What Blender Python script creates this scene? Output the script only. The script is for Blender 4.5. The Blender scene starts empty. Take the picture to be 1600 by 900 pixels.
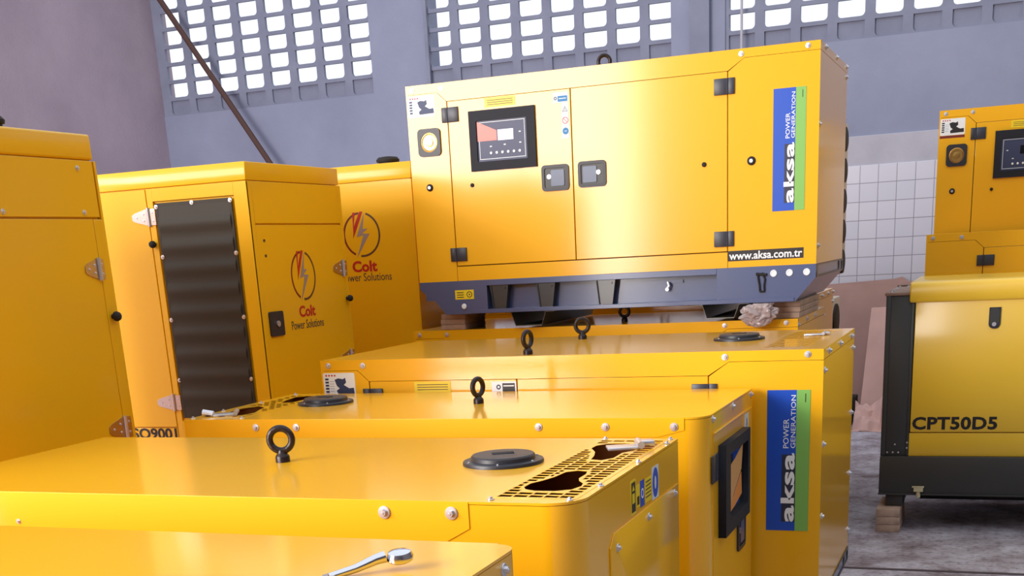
import bpy, bmesh, math, random
from mathutils import Matrix, Vector, Euler, noise
random.seed(7)
PI = math.pi
C = bpy.context.scene.collection
scene = bpy.context.scene

# ------------------------------------------------------------------ camera, world, lights, exposure
EYE = 1.64
yaw, pitch, roll = -0.387600, 0.313459, 0.0571814
cy, sy, cp, sp, cr, sr = math.cos(yaw), math.sin(yaw), math.cos(pitch), math.sin(pitch), math.cos(roll), math.sin(roll)
fwd = Vector((sy * cp, cy * cp, -sp)); rgt = Vector((cy, -sy, 0)); dwn = fwd.cross(rgt)
rr = rgt * cr + dwn * sr; dd = -rgt * sr + dwn * cr
cam = bpy.data.cameras.new('camera')
camo = bpy.data.objects.new('camera', cam); C.objects.link(camo)
m = Matrix.Identity(4)
for i in range(3):
    m[i][0] = rr[i]; m[i][1] = -dd[i]; m[i][2] = -fwd[i]
m[0][3], m[1][3], m[2][3] = 0, 0, EYE
camo.matrix_world = m
cam.sensor_width = 36; cam.lens = 1892.8 / 1600 * 36
cam.shift_y = (1008.59 - 450) / 1600
cam.clip_start = 0.05
scene.camera = camo

world = bpy.data.worlds.new('overcast_sky'); scene.world = world; world.use_nodes = True
wn = world.node_tree.nodes; wl = world.node_tree.links
bg = wn['Background']; bg.inputs['Strength'].default_value = 0.95
tc = wn.new('ShaderNodeTexCoord'); sx = wn.new('ShaderNodeSeparateXYZ'); rmp = wn.new('ShaderNodeValToRGB')
wl.new(tc.outputs['Generated'], sx.inputs[0]); wl.new(sx.outputs['Z'], rmp.inputs['Fac']); wl.new(rmp.outputs['Color'], bg.inputs['Color'])
rmp.color_ramp.elements[0].position = 0.0; rmp.color_ramp.elements[0].color = (0.62, 0.60, 0.60, 1)
rmp.color_ramp.elements[1].position = 0.6; rmp.color_ramp.elements[1].color = (0.86, 0.93, 1.0, 1)
e = rmp.color_ramp.elements.new(0.12); e.color = (0.84, 0.91, 1.0, 1)


def area(name, loc, target, sx_, sy_, power, col=(1, 1, 1)):
    l = bpy.data.lights.new(name, 'AREA'); l.shape = 'RECTANGLE'; l.size = sx_; l.size_y = sy_; l.energy = power; l.color = col
    o = bpy.data.objects.new(name, l); C.objects.link(o); o.location = loc
    o.rotation_euler = (Vector(target) - Vector(loc)).to_track_quat('-Z', 'Y').to_euler()
    return o


area('doorway_daylight', (-6.3, -3.2, 3.0), (-4.3, 6, 1.4), 3.8, 4.4, 760, (1.0, 0.93, 0.89))
area('high_window_daylight', (-8.5, -1.7, 4.2), (0, -1.2, 3.0), 4.6, 1.7, 420, (1.0, 0.98, 0.98))
scene.view_settings.view_transform = 'Standard'; scene.view_settings.look = 'None'
scene.view_settings.exposure = 0.42; scene.view_settings.gamma = 1.0; scene.view_settings.use_curve_mapping = False


# ------------------------------------------------------------------ materials
def srgb(r, g, b):
    f = lambda c: c / 12.92 if c <= 0.04045 else ((c + 0.055) / 1.055) ** 2.4
    return (f(r / 255), f(g / 255), f(b / 255), 1)


MATS = {}


def mat(name, col, rough=0.5, metal=0.0, coat=0.0, bump=0.0, bscale=60, vary=0.0, vscale=4, coat_r=0.08, spec=0.5, emit=None, bdist=0.002):
    if name in MATS: return MATS[name]
    M = bpy.data.materials.new(name); M.use_nodes = True; nt = M.node_tree; b = nt.nodes['Principled BSDF']
    b.inputs['Base Color'].default_value = col; b.inputs['Roughness'].default_value = rough; b.inputs['Metallic'].default_value = metal
    b.inputs['Coat Weight'].default_value = coat; b.inputs['Coat Roughness'].default_value = coat_r
    b.inputs['Specular IOR Level'].default_value = spec
    t = nt.nodes.new('ShaderNodeTexCoord')
    if bump:
        n = nt.nodes.new('ShaderNodeTexNoise'); n.inputs['Scale'].default_value = bscale; n.inputs['Detail'].default_value = 3
        nt.links.new(t.outputs['Object'], n.inputs['Vector'])
        bp = nt.nodes.new('ShaderNodeBump'); bp.inputs['Strength'].default_value = bump; bp.inputs['Distance'].default_value = bdist
        nt.links.new(n.outputs['Fac'], bp.inputs['Height']); nt.links.new(bp.outputs['Normal'], b.inputs['Normal'])
    if vary:
        n = nt.nodes.new('ShaderNodeTexNoise'); n.inputs['Scale'].default_value = vscale; n.inputs['Detail'].default_value = 6
        nt.links.new(t.outputs['Object'], n.inputs['Vector'])
        r = nt.nodes.new('ShaderNodeMapRange'); r.inputs['From Min'].default_value = .3; r.inputs['From Max'].default_value = .7
        r.inputs['To Min'].default_value = 1 - vary; r.inputs['To Max'].default_value = 1 + vary
        nt.links.new(n.outputs['Fac'], r.inputs['Value'])
        x = nt.nodes.new('ShaderNodeVectorMath'); x.operation = 'SCALE'; x.inputs[0].default_value = col[:3]
        nt.links.new(r.outputs[0], x.inputs['Scale']); nt.links.new(x.outputs[0], b.inputs['Base Color'])
    if emit:
        b.inputs['Emission Color'].default_value = emit; b.inputs['Emission Strength'].default_value = 1
    MATS[name] = M
    return M


YEL = mat('generator_yellow_paint', (0.92, 0.458, 0.002, 1), rough=0.5, coat=1.0, coat_r=0.14, bump=0.05, bscale=900, bdist=0.0004, spec=0.2)
YTALL = mat('tall_cabinet_yellow_paint', (0.86, 0.465, 0.003, 1), rough=0.5, coat=0.5, coat_r=0.16, bump=0.05, bscale=900, bdist=0.0004, spec=0.2)
YLEM = mat('lemon_yellow_paint', (0.84, 0.53, 0.03, 1), rough=0.4, coat=0.5, coat_r=0.15, bump=0.05, bscale=900, bdist=0.0004)
BLK = mat('black_rubber', srgb(28, 24, 24), 0.75)
GASK = mat('door_gasket_rubber', srgb(60, 36, 14), 0.8)
PLAS = mat('black_plastic', srgb(40, 40, 48), 0.42, bump=0.1, bscale=400)
DARK = mat('black_painted_steel', srgb(52, 53, 52), 0.5, coat=0.2, coat_r=0.3)
LOUV = mat('dark_olive_louvre_paint', srgb(62, 58, 50), 0.6, spec=.3)
SKID = mat('slate_blue_skid_paint', srgb(72, 86, 126), 0.3, coat=0.5, coat_r=0.15)
CHROME = mat('zinc_plated_steel', srgb(214, 214, 222), 0.32, metal=0.75)
MIRROR = mat('polished_chrome', srgb(220, 220, 228), 0.12, metal=1.0)
CAST = mat('black_forged_steel', srgb(38, 26, 27), 0.35, metal=0.3, bump=0.5, bscale=120)
STRAPZ = mat('bichromated_steel', srgb(190, 176, 164), 0.3, metal=1.0)
BRASS = mat('brass', srgb(205, 165, 95), 0.28, metal=1.0)
WHITE = mat('white_label', srgb(238, 240, 242), 0.4)
INK = mat('black_ink', srgb(24, 20, 24), 0.5)
NAVY = mat('navy_ink', srgb(36, 52, 92), 0.5)
LBLUE = mat('blue_label_film', srgb(18, 78, 190), 0.35)
LGREEN = mat('green_label_film', srgb(128, 186, 90), 0.35)
LYEL = mat('yellow_label_film', srgb(240, 208, 20), 0.4)
RED = mat('red_ink', srgb(190, 32, 22), 0.5)
MAROON = mat('maroon_ink', srgb(122, 30, 22), 0.5)
GREYBOLT = mat('grey_lightning_ink', srgb(152, 136, 134), 0.5)
BROWNINK = mat('brown_ink', srgb(92, 62, 40), 0.5)
DARKINK = mat('dark_grey_ink', srgb(76, 64, 58), 0.5)
BADGEBLUE = mat('badge_blue_ink', srgb(30, 120, 180), 0.5)
PANEL = mat('control_panel_plastic', srgb(34, 35, 44), 0.6, spec=.25)
DISP = mat('controller_face', srgb(50, 58, 92), 0.45)
REDF = mat('controller_red_film', srgb(222, 70, 42), 0.3)
LCD = mat('lcd_glass', srgb(205, 215, 245), 0.2)
LCDD = mat('dark_lcd_glass', srgb(20, 24, 34), 0.03, coat=1.0, coat_r=0.02, metal=0.6)
PADDLE = mat('slate_paddle_plastic', srgb(74, 88, 118), 0.3)
HINGE = mat('dark_hinge_plastic', srgb(48, 50, 62), 0.4)
WOOD = mat('raw_timber', srgb(176, 150, 132), 0.8, bump=0.4, bscale=30, vary=0.2, vscale=20)
CARD = mat('brown_cardboard', srgb(174, 138, 130), 0.85, bump=0.2, bscale=12, vary=0.1, vscale=3)
CARD2 = mat('pale_cardboard', srgb(216, 176, 168), 0.85, bump=0.3, bscale=14, vary=0.08, vscale=4)
FILM = mat('crumpled_plastic_film', srgb(206, 190, 188), 0.18, coat=0.6, bump=0.5, bscale=60, bdist=0.01)
FILM.node_tree.nodes['Principled BSDF'].inputs['Transmission Weight'].default_value = 0.45
FILM.node_tree.nodes['Principled BSDF'].inputs['IOR'].default_value = 1.1
RUST = mat('rusty_steel', srgb(84, 58, 52), 0.7, metal=0.2, bump=0.4, bscale=50)
RUSTTOP = mat('dusty_steel', srgb(140, 112, 98), 0.6, metal=0.2, vary=0.3, vscale=25)
INNER = mat('brown_interior_lit_tint', srgb(150, 86, 26), 0.8)  # light inside the grille pockets is put into this brown
DARKIN = mat('brown_interior_shade_tint', srgb(48, 26, 12), 0.85)  # shade below the hexagon grille is put into this darker brown
HOODP = mat('cream_hood_paint', srgb(196, 186, 172), 0.45)


def wallmat(name, c1, c2, scale=1.2, bump=0.15):
    M = bpy.data.materials.new(name); M.use_nodes = True; nt = M.node_tree; b = nt.nodes['Principled BSDF']
    b.inputs['Roughness'].default_value = 0.75
    t = nt.nodes.new('ShaderNodeTexCoord')
    n = nt.nodes.new('ShaderNodeTexNoise'); n.inputs['Scale'].default_value = scale; n.inputs['Detail'].default_value = 8; n.inputs['Roughness'].default_value = .6
    nt.links.new(t.outputs['Object'], n.inputs['Vector'])
    r = nt.nodes.new('ShaderNodeValToRGB'); r.color_ramp.elements[0].position = .35; r.color_ramp.elements[0].color = c1
    r.color_ramp.elements[1].position = .68; r.color_ramp.elements[1].color = c2
    nt.links.new(n.outputs['Fac'], r.inputs['Fac']); nt.links.new(r.outputs['Color'], b.inputs['Base Color'])
    n2 = nt.nodes.new('ShaderNodeTexNoise'); n2.inputs['Scale'].default_value = 40; n2.inputs['Detail'].default_value = 5
    nt.links.new(t.outputs['Object'], n2.inputs['Vector'])
    bp = nt.nodes.new('ShaderNodeBump'); bp.inputs['Strength'].default_value = bump; bp.inputs['Distance'].default_value = 0.01
    nt.links.new(n2.outputs['Fac'], bp.inputs['Height']); nt.links.new(bp.outputs['Normal'], b.inputs['Normal'])
    return M


WALLB = wallmat('blue_grey_wall_paint', srgb(133, 138, 163), srgb(145, 150, 175))
WALLL = wallmat('mauve_plaster', srgb(160, 143, 157), srgb(180, 162, 176), 0.8, 0.3)
WALLR = wallmat('dark_unseen_wall', srgb(96, 92, 94), srgb(112, 106, 108))
BLOCK = wallmat('grey_breeze_block_paint', srgb(122, 126, 148), srgb(134, 138, 160), 3)
BAND = wallmat('grey_cement_band', srgb(176, 174, 186), srgb(188, 186, 198), 3)


def tilemat():
    M = bpy.data.materials.new('white_wall_tiles'); M.use_nodes = True; nt = M.node_tree; b = nt.nodes['Principled BSDF']
    b.inputs['Roughness'].default_value = 0.3
    t = nt.nodes.new('ShaderNodeTexCoord'); mp = nt.nodes.new('ShaderNodeMapping'); mp.inputs['Rotation'].default_value = (-PI / 2, 0, 0)
    sxyz = nt.nodes.new('ShaderNodeSeparateXYZ'); cb = nt.nodes.new('ShaderNodeCombineXYZ')
    nt.links.new(t.outputs['Object'], sxyz.inputs[0]); nt.links.new(sxyz.outputs['X'], cb.inputs['X']); nt.links.new(sxyz.outputs['Z'], cb.inputs['Y'])
    br = nt.nodes.new('ShaderNodeTexBrick'); br.offset = 0; br.squash = 1
    br.inputs['Scale'].default_value = 1; br.inputs['Brick Width'].default_value = 0.158; br.inputs['Row Height'].default_value = 0.158
    br.inputs['Mortar Size'].default_value = 0.0035; br.inputs['Mortar Smooth'].default_value = 0.3
    br.inputs['Color1'].default_value = srgb(208, 208, 222); br.inputs['Color2'].default_value = srgb(218, 216, 228); br.inputs['Mortar'].default_value = srgb(150, 146, 160)
    nt.links.new(cb.outputs[0], br.inputs['Vector']); nt.links.new(br.outputs['Color'], b.inputs['Base Color'])
    bp = nt.nodes.new('ShaderNodeBump'); bp.invert = True; bp.inputs['Strength'].default_value = .4; bp.inputs['Distance'].default_value = .004
    nt.links.new(br.outputs['Fac'], bp.inputs['Height']); nt.links.new(bp.outputs['Normal'], b.inputs['Normal'])
    return M


def floormat():
    M = bpy.data.materials.new('worn_concrete'); M.use_nodes = True; nt = M.node_tree; b = nt.nodes['Principled BSDF']
    b.inputs['Roughness'].default_value = 0.6
    t = nt.nodes.new('ShaderNodeTexCoord'); mp = nt.nodes.new('ShaderNodeMapping'); mp.inputs['Scale'].default_value = (1, 1, 1)
    nt.links.new(t.outputs['Object'], mp.inputs['Vector'])
    n = nt.nodes.new('ShaderNodeTexNoise'); n.inputs['Scale'].default_value = 3.2; n.inputs['Detail'].default_value = 10; n.inputs['Roughness'].default_value = .72
    nt.links.new(mp.outputs[0], n.inputs['Vector'])
    r = nt.nodes.new('ShaderNodeValToRGB'); r.color_ramp.elements[0].position = .34; r.color_ramp.elements[0].color = srgb(112, 96, 100)
    r.color_ramp.elements[1].position = .66; r.color_ramp.elements[1].color = srgb(204, 202, 214)
    q = r.color_ramp.elements.new(.5); q.color = srgb(168, 160, 170)
    nt.links.new(n.outputs['Fac'], r.inputs['Fac'])
    n2 = nt.nodes.new('ShaderNodeTexNoise'); n2.inputs['Scale'].default_value = 26; n2.inputs['Detail'].default_value = 6; n2.inputs['Roughness'].default_value = .7
    nt.links.new(mp.outputs[0], n2.inputs['Vector'])
    r2 = nt.nodes.new('ShaderNodeValToRGB'); r2.color_ramp.elements[0].position = .36; r2.color_ramp.elements[0].color = (.45, .42, .42, 1)
    r2.color_ramp.elements[1].position = .5; r2.color_ramp.elements[1].color = (1, 1, 1, 1)
    nt.links.new(n2.outputs['Fac'], r2.inputs['Fac'])
    mx = nt.nodes.new('ShaderNodeMix'); mx.data_type = 'RGBA'; mx.blend_type = 'MULTIPLY'; mx.inputs[0].default_value = .8
    nt.links.new(r.outputs['Color'], mx.inputs[6]); nt.links.new(r2.outputs['Color'], mx.inputs[7]); nt.links.new(mx.outputs[2], b.inputs['Base Color'])
    bp = nt.nodes.new('ShaderNodeBump'); bp.inputs['Strength'].default_value = .4; bp.inputs['Distance'].default_value = .01
    nt.links.new(n2.outputs['Fac'], bp.inputs['Height']); nt.links.new(bp.outputs['Normal'], b.inputs['Normal'])
    return M


# ------------------------------------------------------------------ geometry helpers
class MB:
    """collects shapes given in one coordinate frame"""
    def __init__(s): s.bm = bmesh.new()

    def box(s, x0, y0, z0, x1, y1, z1, bev=0, seg=2, M=None):
        t = bmesh.new(); bmesh.ops.create_cube(t, size=1)
        for v in t.verts: v.co = Vector(((x0 + x1) / 2 + v.co.x * (x1 - x0), (y0 + y1) / 2 + v.co.y * (y1 - y0), (z0 + z1) / 2 + v.co.z * (z1 - z0)))
        if bev: bmesh.ops.bevel(t, geom=t.edges[:], offset=bev, segments=seg, profile=0.5, affect='EDGES')
        s.add(t, M); return s

    def add(s, t, M=None):
        if M is not None: bmesh.ops.transform(t, matrix=M, verts=t.verts)
        me = bpy.data.meshes.new('tmp'); t.to_mesh(me); t.free(); s.bm.from_mesh(me); bpy.data.meshes.remove(me)

    def addmesh(s, me, M=None):
        t = bmesh.new(); t.from_mesh(me); bpy.data.meshes.remove(me); s.add(t, M); return s

    def prism(s, pts, h0, h1, M=None, bev=0):
        """polygon in (u,v) extruded along n from h0 to h1"""
        t = bmesh.new(); a = [t.verts.new((p[0], p[1], h0)) for p in pts]; f = t.faces.new(a)
        r = bmesh.ops.extrude_face_region(t, geom=[f]); vs = [g for g in r['geom'] if isinstance(g, bmesh.types.BMVert)]
        for v in vs: v.co.z = h1
        bmesh.ops.recalc_face_normals(t, faces=t.faces)
        if bev: bmesh.ops.bevel(t, geom=[e for e in t.edges if e.calc_face_angle(0) > .3], offset=bev, segments=2, profile=.5, affect='EDGES')
        s.add(t, M); return s

    def cyl(s, x, y, z0, z1, r0, r1=None, n=24, M=None, bev=0):
        t = bmesh.new(); bmesh.ops.create_cone(t, cap_ends=True, segments=n, radius1=r0, radius2=r0 if r1 is None else r1, depth=z1 - z0)
        if bev: bmesh.ops.bevel(t, geom=[e for e in t.edges if e.calc_face_angle(0) > .8], offset=bev, segments=2, profile=.5, affect='EDGES')
        bmesh.ops.translate(t, vec=(x, y, (z0 + z1) / 2), verts=t.verts); s.add(t, M); return s

    def lathe(s, prof, n=28, M=None):
        t = bmesh.new(); rings = []
        for r, z in prof: rings.append([t.verts.new((r * math.cos(2 * PI * k / n), r * math.sin(2 * PI * k / n), z)) for k in range(n)])
        for a, b in zip(rings, rings[1:]):
            for k in range(n): t.faces.new((a[k], a[(k + 1) % n], b[(k + 1) % n], b[k]))
        t.faces.new(rings[0][::-1]); t.faces.new(rings[-1]); bmesh.ops.recalc_face_normals(t, faces=t.faces)
        s.add(t, M); return s

    def torus(s, R, r, M=None, n=32, k=12):
        t = bmesh.new(); rings = []
        for i in range(n):
            a = 2 * PI * i / n
            rings.append([t.verts.new(((R + r * math.cos(2 * PI * j / k)) * math.cos(a), (R + r * math.cos(2 * PI * j / k)) * math.sin(a), r * math.sin(2 * PI * j / k))) for j in range(k)])
        for i in range(n):
            A, B = rings[i], rings[(i + 1) % n]
            for j in range(k): t.faces.new((A[j], A[(j + 1) % k], B[(j + 1) % k], B[j]))
        bmesh.ops.recalc_face_normals(t, faces=t.faces); s.add(t, M); return s

    def tube(s, pts, r, n=12, M=None):
        t = bmesh.new(); rings = []; pts = [Vector(p) for p in pts]
        rs = r if isinstance(r, (list, tuple)) else [r] * len(pts)
        for i, p in enumerate(pts):
            d = (pts[min(i + 1, len(pts) - 1)] - pts[max(i - 1, 0)]).normalized()
            u = d.cross(Vector((0.13, 0.31, 0.94))).normalized(); v = d.cross(u)
            rings.append([t.verts.new(p + (u * math.cos(2 * PI * k / n) + v * math.sin(2 * PI * k / n)) * rs[i]) for k in range(n)])
        for a, b in zip(rings, rings[1:]):
            for k in range(n): t.faces.new((a[k], a[(k + 1) % n], b[(k + 1) % n], b[k]))
        t.faces.new(rings[0][::-1]); t.faces.new(rings[-1]); bmesh.ops.recalc_face_normals(t, faces=t.faces)
        s.add(t, M); return s

    def mesh(s, name, smooth=35):
        me = bpy.data.meshes.new(name); s.bm.to_mesh(me); s.bm.free()
        if smooth:
            for p in me.polygons: p.use_smooth = True
            me.set_sharp_from_angle(angle=math.radians(smooth))
        return me


def fill(loops, h0, h1):
    """flat sheet with holes: even-odd filled loops in (u,v), between h0 and h1 -> mesh"""
    cu = bpy.data.curves.new('tmp', 'CURVE'); cu.dimensions = '2D'; cu.fill_mode = 'BOTH'; cu.extrude = (h1 - h0) / 2
    for lp in loops:
        s = cu.splines.new('POLY'); s.points.add(len(lp) - 1)
        for p, q in zip(s.points, lp): p.co = (q[0], q[1], 0, 1)
        s.use_cyclic_u = True
    o = bpy.data.objects.new('tmp', cu); me = bpy.data.meshes.new_from_object(o)
    bpy.data.objects.remove(o); bpy.data.curves.remove(cu)
    me.transform(Matrix.Translation((0, 0, (h0 + h1) / 2)))
    return me


def rect(x0, y0, x1, y1): return [(x0, y0), (x1, y0), (x1, y1), (x0, y1)]


def rrect(x0, y0, x1, y1, r, n=5, corners=(1, 1, 1, 1)):
    out = []
    for k, (cx, cy_, a) in enumerate(((x0 + r, y0 + r, PI), (x1 - r, y0 + r, 1.5 * PI), (x1 - r, y1 - r, 0), (x0 + r, y1 - r, .5 * PI))):
        if corners[k]:
            out += [(cx + r * math.cos(a + .5 * PI * i / n), cy_ + r * math.sin(a + .5 * PI * i / n)) for i in range(n + 1)]
        else:
            out.append(((x0, y0), (x1, y0), (x1, y1), (x0, y1))[k])
    return out


def ell(x, y, rx, ry=None, n=28, a0=0, a1=2 * PI, full=True):
    ry = rx if ry is None else ry
    return [(x + rx * math.cos(a0 + (a1 - a0) * i / (n if full else n - 1)), y + ry * math.sin(a0 + (a1 - a0) * i / (n if full else n - 1))) for i in range(n)]


# frames: (u, v, outward)
def FR(kind, c, u=0, v=0, h=0, rot=0):
    if kind == 'f': M = Matrix(((1, 0, 0, u), (0, 0, -1, c - h), (0, 1, 0, v), (0, 0, 0, 1)))
    elif kind == 's': M = Matrix(((0, 0, 1, c + h), (1, 0, 0, u), (0, 1, 0, v), (0, 0, 0, 1)))
    else: M = Matrix(((1, 0, 0, u), (0, 1, 0, v), (0, 0, 1, c + h), (0, 0, 0, 1)))
    return M @ Matrix.Rotation(rot, 4, 'Z')


def put(name, me, m_, parent=None, M=None, label=None):
    """link a mesh; M is its world matrix; the mesh is already local to it"""
    if me.materials: me.materials[0] = m_
    else: me.materials.append(m_)
    o = bpy.data.objects.new(name, me); C.objects.link(o)
    M = Matrix.Identity(4) if M is None else M
    if parent is not None:
        o.parent = parent; o.matrix_parent_inverse = Matrix.Identity(4)
        P = parent; W = Matrix.Identity(4)
        while P is not None: W = P.matrix_basis @ W; P = P.parent
        o.matrix_basis = W.inverted() @ M
    else: o.matrix_basis = M
    if label: o['label'] = label
    return o


def thing(name, label, cat, loc=(0, 0, 0), group=None):
    o = bpy.data.objects.new(name, None); C.objects.link(o); o.location = loc; o.empty_display_size = .1
    o['label'] = label; o['category'] = cat
    if group: o['group'] = group
    return o


def tag(o, label, cat, group=None):
    o['label'] = label; o['category'] = cat
    if group: o['group'] = group
    return o


def structure(name, me, m_):
    o = put(name, me, m_); o['kind'] = 'structure'; return o


def build(name, mb, m_, parent, label=None, M=None, smooth=35):
    """part whose shapes were given in world space; origin put at the centre of the part's base"""
    me = mb.mesh(name, smooth)
    if M is None:
        xs = [v.co for v in me.vertices]
        c = Vector(((min(v.x for v in xs) + max(v.x for v in xs)) / 2, (min(v.y for v in xs) + max(v.y for v in xs)) / 2, min(v.z for v in xs)))
        me.transform(Matrix.Translation(-c)); M = Matrix.Translation(c)
    return put(name, me, m_, parent, M, label)


def sheet(name, loops, h0, h1, m_, parent, frame, label=None, smooth=0):
    me = fill(loops, h0, h1)
    cx = sum(p[0] for p in loops[0]) / len(loops[0]); cy_ = sum(p[1] for p in loops[0]) / len(loops[0])
    me.transform(Matrix.Translation((-cx, -cy_, 0)))
    return put(name, me, m_, parent, frame @ Matrix.Translation((cx, cy_, 0)), label)


def text(name, s, box, h, m_, parent, frame, bold=0.0, rot=0, thick=0.0006, space=1.0, label=None):
    """lettering fitted into box=(u0,v0,u1,v1); rot=90 reads bottom to top"""
    cu = bpy.data.curves.new('tmp', 'FONT'); cu.body = s; cu.size = 1; cu.offset = bold; cu.extrude = 0.01; cu.space_character = space
    cu.resolution_u = 3
    o = bpy.data.objects.new('tmp', cu); me = bpy.data.meshes.new_from_object(o)
    bpy.data.objects.remove(o); bpy.data.curves.remove(cu)
    if rot: me.transform(Matrix.Rotation(math.radians(rot), 4, 'Z'))
    xs = [v.co.x for v in me.vertices]; ys = [v.co.y for v in me.vertices]
    x0, x1, y0, y1 = min(xs), max(xs), min(ys), max(ys); u0, v0, u1, v1 = box
    a, b = (u1 - u0) / (x1 - x0), (v1 - v0) / (y1 - y0)
    for v in me.vertices:
        v.co = Vector(((v.co.x - (x0 + x1) / 2) * a, (v.co.y - (y0 + y1) / 2) * b, v.co.z / 0.01 * thick / 2))
    return put(name, me, m_, parent, frame @ Matrix.Translation(((u0 + u1) / 2, (v0 + v1) / 2, h)), label)


SHARED = {}


def bolt_mesh(r):
    k = ('bolt', round(r, 4))
    if k not in SHARED:
        b = MB(); b.lathe([(r, 0), (r, r * .16), (r * .93, r * .24), (r * .5, r * .26)], 20)
        b.cyl(0, 0, r * .2, r * .75, r * .56, r * .5, n=6); b.cyl(0, 0, r * .75, r * .86, r * .26, r * .2, n=12)
        SHARED[k] = b.mesh('bolt', 30); SHARED[k].materials.append(CHROME)
    return SHARED[k]


def bolts(parent, frame, pts, r=0.012, h=0):
    for i, (u, v) in enumerate(pts):
        put('bolt', bolt_mesh(r), CHROME, parent, frame @ Matrix.Translation((u, v, h)) @ Matrix.Rotation(.4 * i, 4, 'Z'))


def lifting_eye(parent, x, y, z, rot, s=1.0):
    k = 'eye'
    if k not in SHARED:
        b = MB(); b.torus(.0300, .0095, Matrix.Translation((0, 0, .060)) @ Matrix.Rotation(PI / 2, 4, 'X'), 40, 14)
        b.lathe([(.0195, 0), (.0195, .014), (.0175, .018), (.0125, .024), (.011, .032)], 24)
        SHARED[k] = b.mesh('lifting_eye', 40); SHARED[k].materials.append(CAST)
    return put('lifting_eye', SHARED[k], CAST, parent, Matrix.Translation((x, y, z)) @ Matrix.Rotation(rot, 4, 'Z') @ Matrix.Scale(s, 4))


def exhaust_cover(parent, x, y, z, r, rot=0):
    M = Matrix.Translation((x, y, z)) @ Matrix.Rotation(rot, 4, 'Z')
    b = MB(); b.lathe([(r, 0), (r, .006), (r * .985, .009), (r * .80, .011), (r * .79, .020), (r * .76, .024), (0.001, .026)], 48, )
    o = put('exhaust_cover', b.mesh('exhaust_cover', 30), PLAS, parent, M)
    put('grip_slot', MB().box(-.27 * r, -.1 * r - .02 * r, .024, .27 * r, .14 * r, .0275, .001).mesh('grip_slot'), BLK, o, M)
    for a in range(6):
        put('screw', bolt_mesh(.006), CHROME, o, M @ Matrix.Rotation(a * PI / 3 + .3, 4, 'Z') @ Matrix.Translation((r * .9, 0, .008)))
    return o


def handle(parent, frame, u0, v0, u1, v1, flip=False):
    """square paddle lock: bezel, recessed dish, paddle, key"""
    w, hgt = u1 - u0, v1 - v0; t = min(w, hgt) * .12
    o = sheet('door_handle', [rrect(u0, v0, u1, v1, .018), rrect(u0 + t, v0 + t, u1 - t, v1 - t, .010)], 0, .007, PLAS, parent, frame)
    sheet('dish', [rrect(u0 + t * .8, v0 + t * .8, u1 - t * .8, v1 - t * .8, .010)], .0005, .0015, DARK, o, frame)
    a_, c_ = (u0 + w * .17, u1 - w * .34) if flip else (u0 + w * .34, u1 - w * .17); ku = u1 - w * .27 if flip else u0 + w * .27
    sheet('paddle', [rrect(a_, v0 + hgt * .18, c_, v1 - hgt * .2, .006)], .0015, .006, PADDLE, o, frame)
    b = MB().cyl(0, 0, 0, .005, .011, n=20)
    k = put('lock_barrel', b.mesh('lock_barrel'), CHROME, o, frame @ Matrix.Translation((ku, v0 + hgt * .55, .0015)))
    put('key_slot', MB().box(-.0012, -.006, 0, .0012, .006, .001).mesh('key_slot'), BLK, o, frame @ Matrix.Translation((ku, v0 + hgt * .55, .0066)))
    return o


def block_hinge(parent, frame, u0, v0, u1, v1, seam):
    b = MB(); b.box(u0, v0, 0, seam - .002, v1, .008, .002); b.box(seam + .002, v0, 0, u1, v1, .008, .002)
    b.tube([(seam, v0 + .002, .007), (seam, v1 - .002, .007)], .005, 10)
    return put('hinge', b.mesh('hinge'), HINGE, parent, frame)


def strap_hinge(parent, frame, u0, v, u1, s=1.0):
    """zinc strap hinge: leaf tapering to u0, knuckle and small leaf at u1"""
    L = u1 - u0; a = .036 * s
    lp = [(u0, v - .3 * a), (u0 + .12 * L, v - .55 * a), (u0 + .62 * L, v - a), (u0 + .66 * L, v - a), (u0 + .66 * L, v + a), (u0 + .62 * L, v + a), (u0 + .12 * L, v + .55 * a), (u0, v + .3 * a)]
    o = sheet('strap_hinge', [lp], 0, .004, STRAPZ, parent, frame)
    b = MB(); b.tube([(u0 + .72 * L, v - a * 1.15, .006), (u0 + .72 * L, v + a * 1.15, .006)], .008, 12)
    put('hinge_knuckle', b.mesh('hinge_knuckle'), CHROME, o, frame)
    sheet('hinge_leaf', [rect(u0 + .78 * L, v - a, u1, v + a)], 0, .005, STRAPZ, o, frame)
    for p in ((.2, 0), (.5, .4), (.5, -.4), (.89, .5), (.89, -.5)):
        put('rivet', bolt_mesh(.0055), CHROME, o, frame @ Matrix.Translation((u0 + p[0] * L, v + p[1] * a, .004)))
    return o


def rubber_cap(parent, frame, u, v, r, pin=False):
    b = MB(); b.lathe([(r, 0), (r, .004), (r * .8, .008), (r * .4, .009)], 20)
    o = put('rubber_plug', b.mesh('rubber_plug'), BLK, parent, frame @ Matrix.Translation((u, v, 0)))
    if pin:
        put('plug_pin', MB().cyl(0, 0, .008, .012, r * .42, n=14).mesh('plug_pin'), CHROME, o, frame @ Matrix.Translation((u, v, 0)))
    return o


def bumper_knob(parent, frame, u, v, r=.016):
    b = MB(); b.lathe([(r * .5, 0), (r * .5, .012), (r, .014), (r * 1.05, .022), (r * .8, .032), (r * .3, .035)], 20)
    return put('rubber_bumper', b.mesh('rubber_bumper', 50), BLK, parent, frame @ Matrix.Translation((u, v, 0)))


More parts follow.
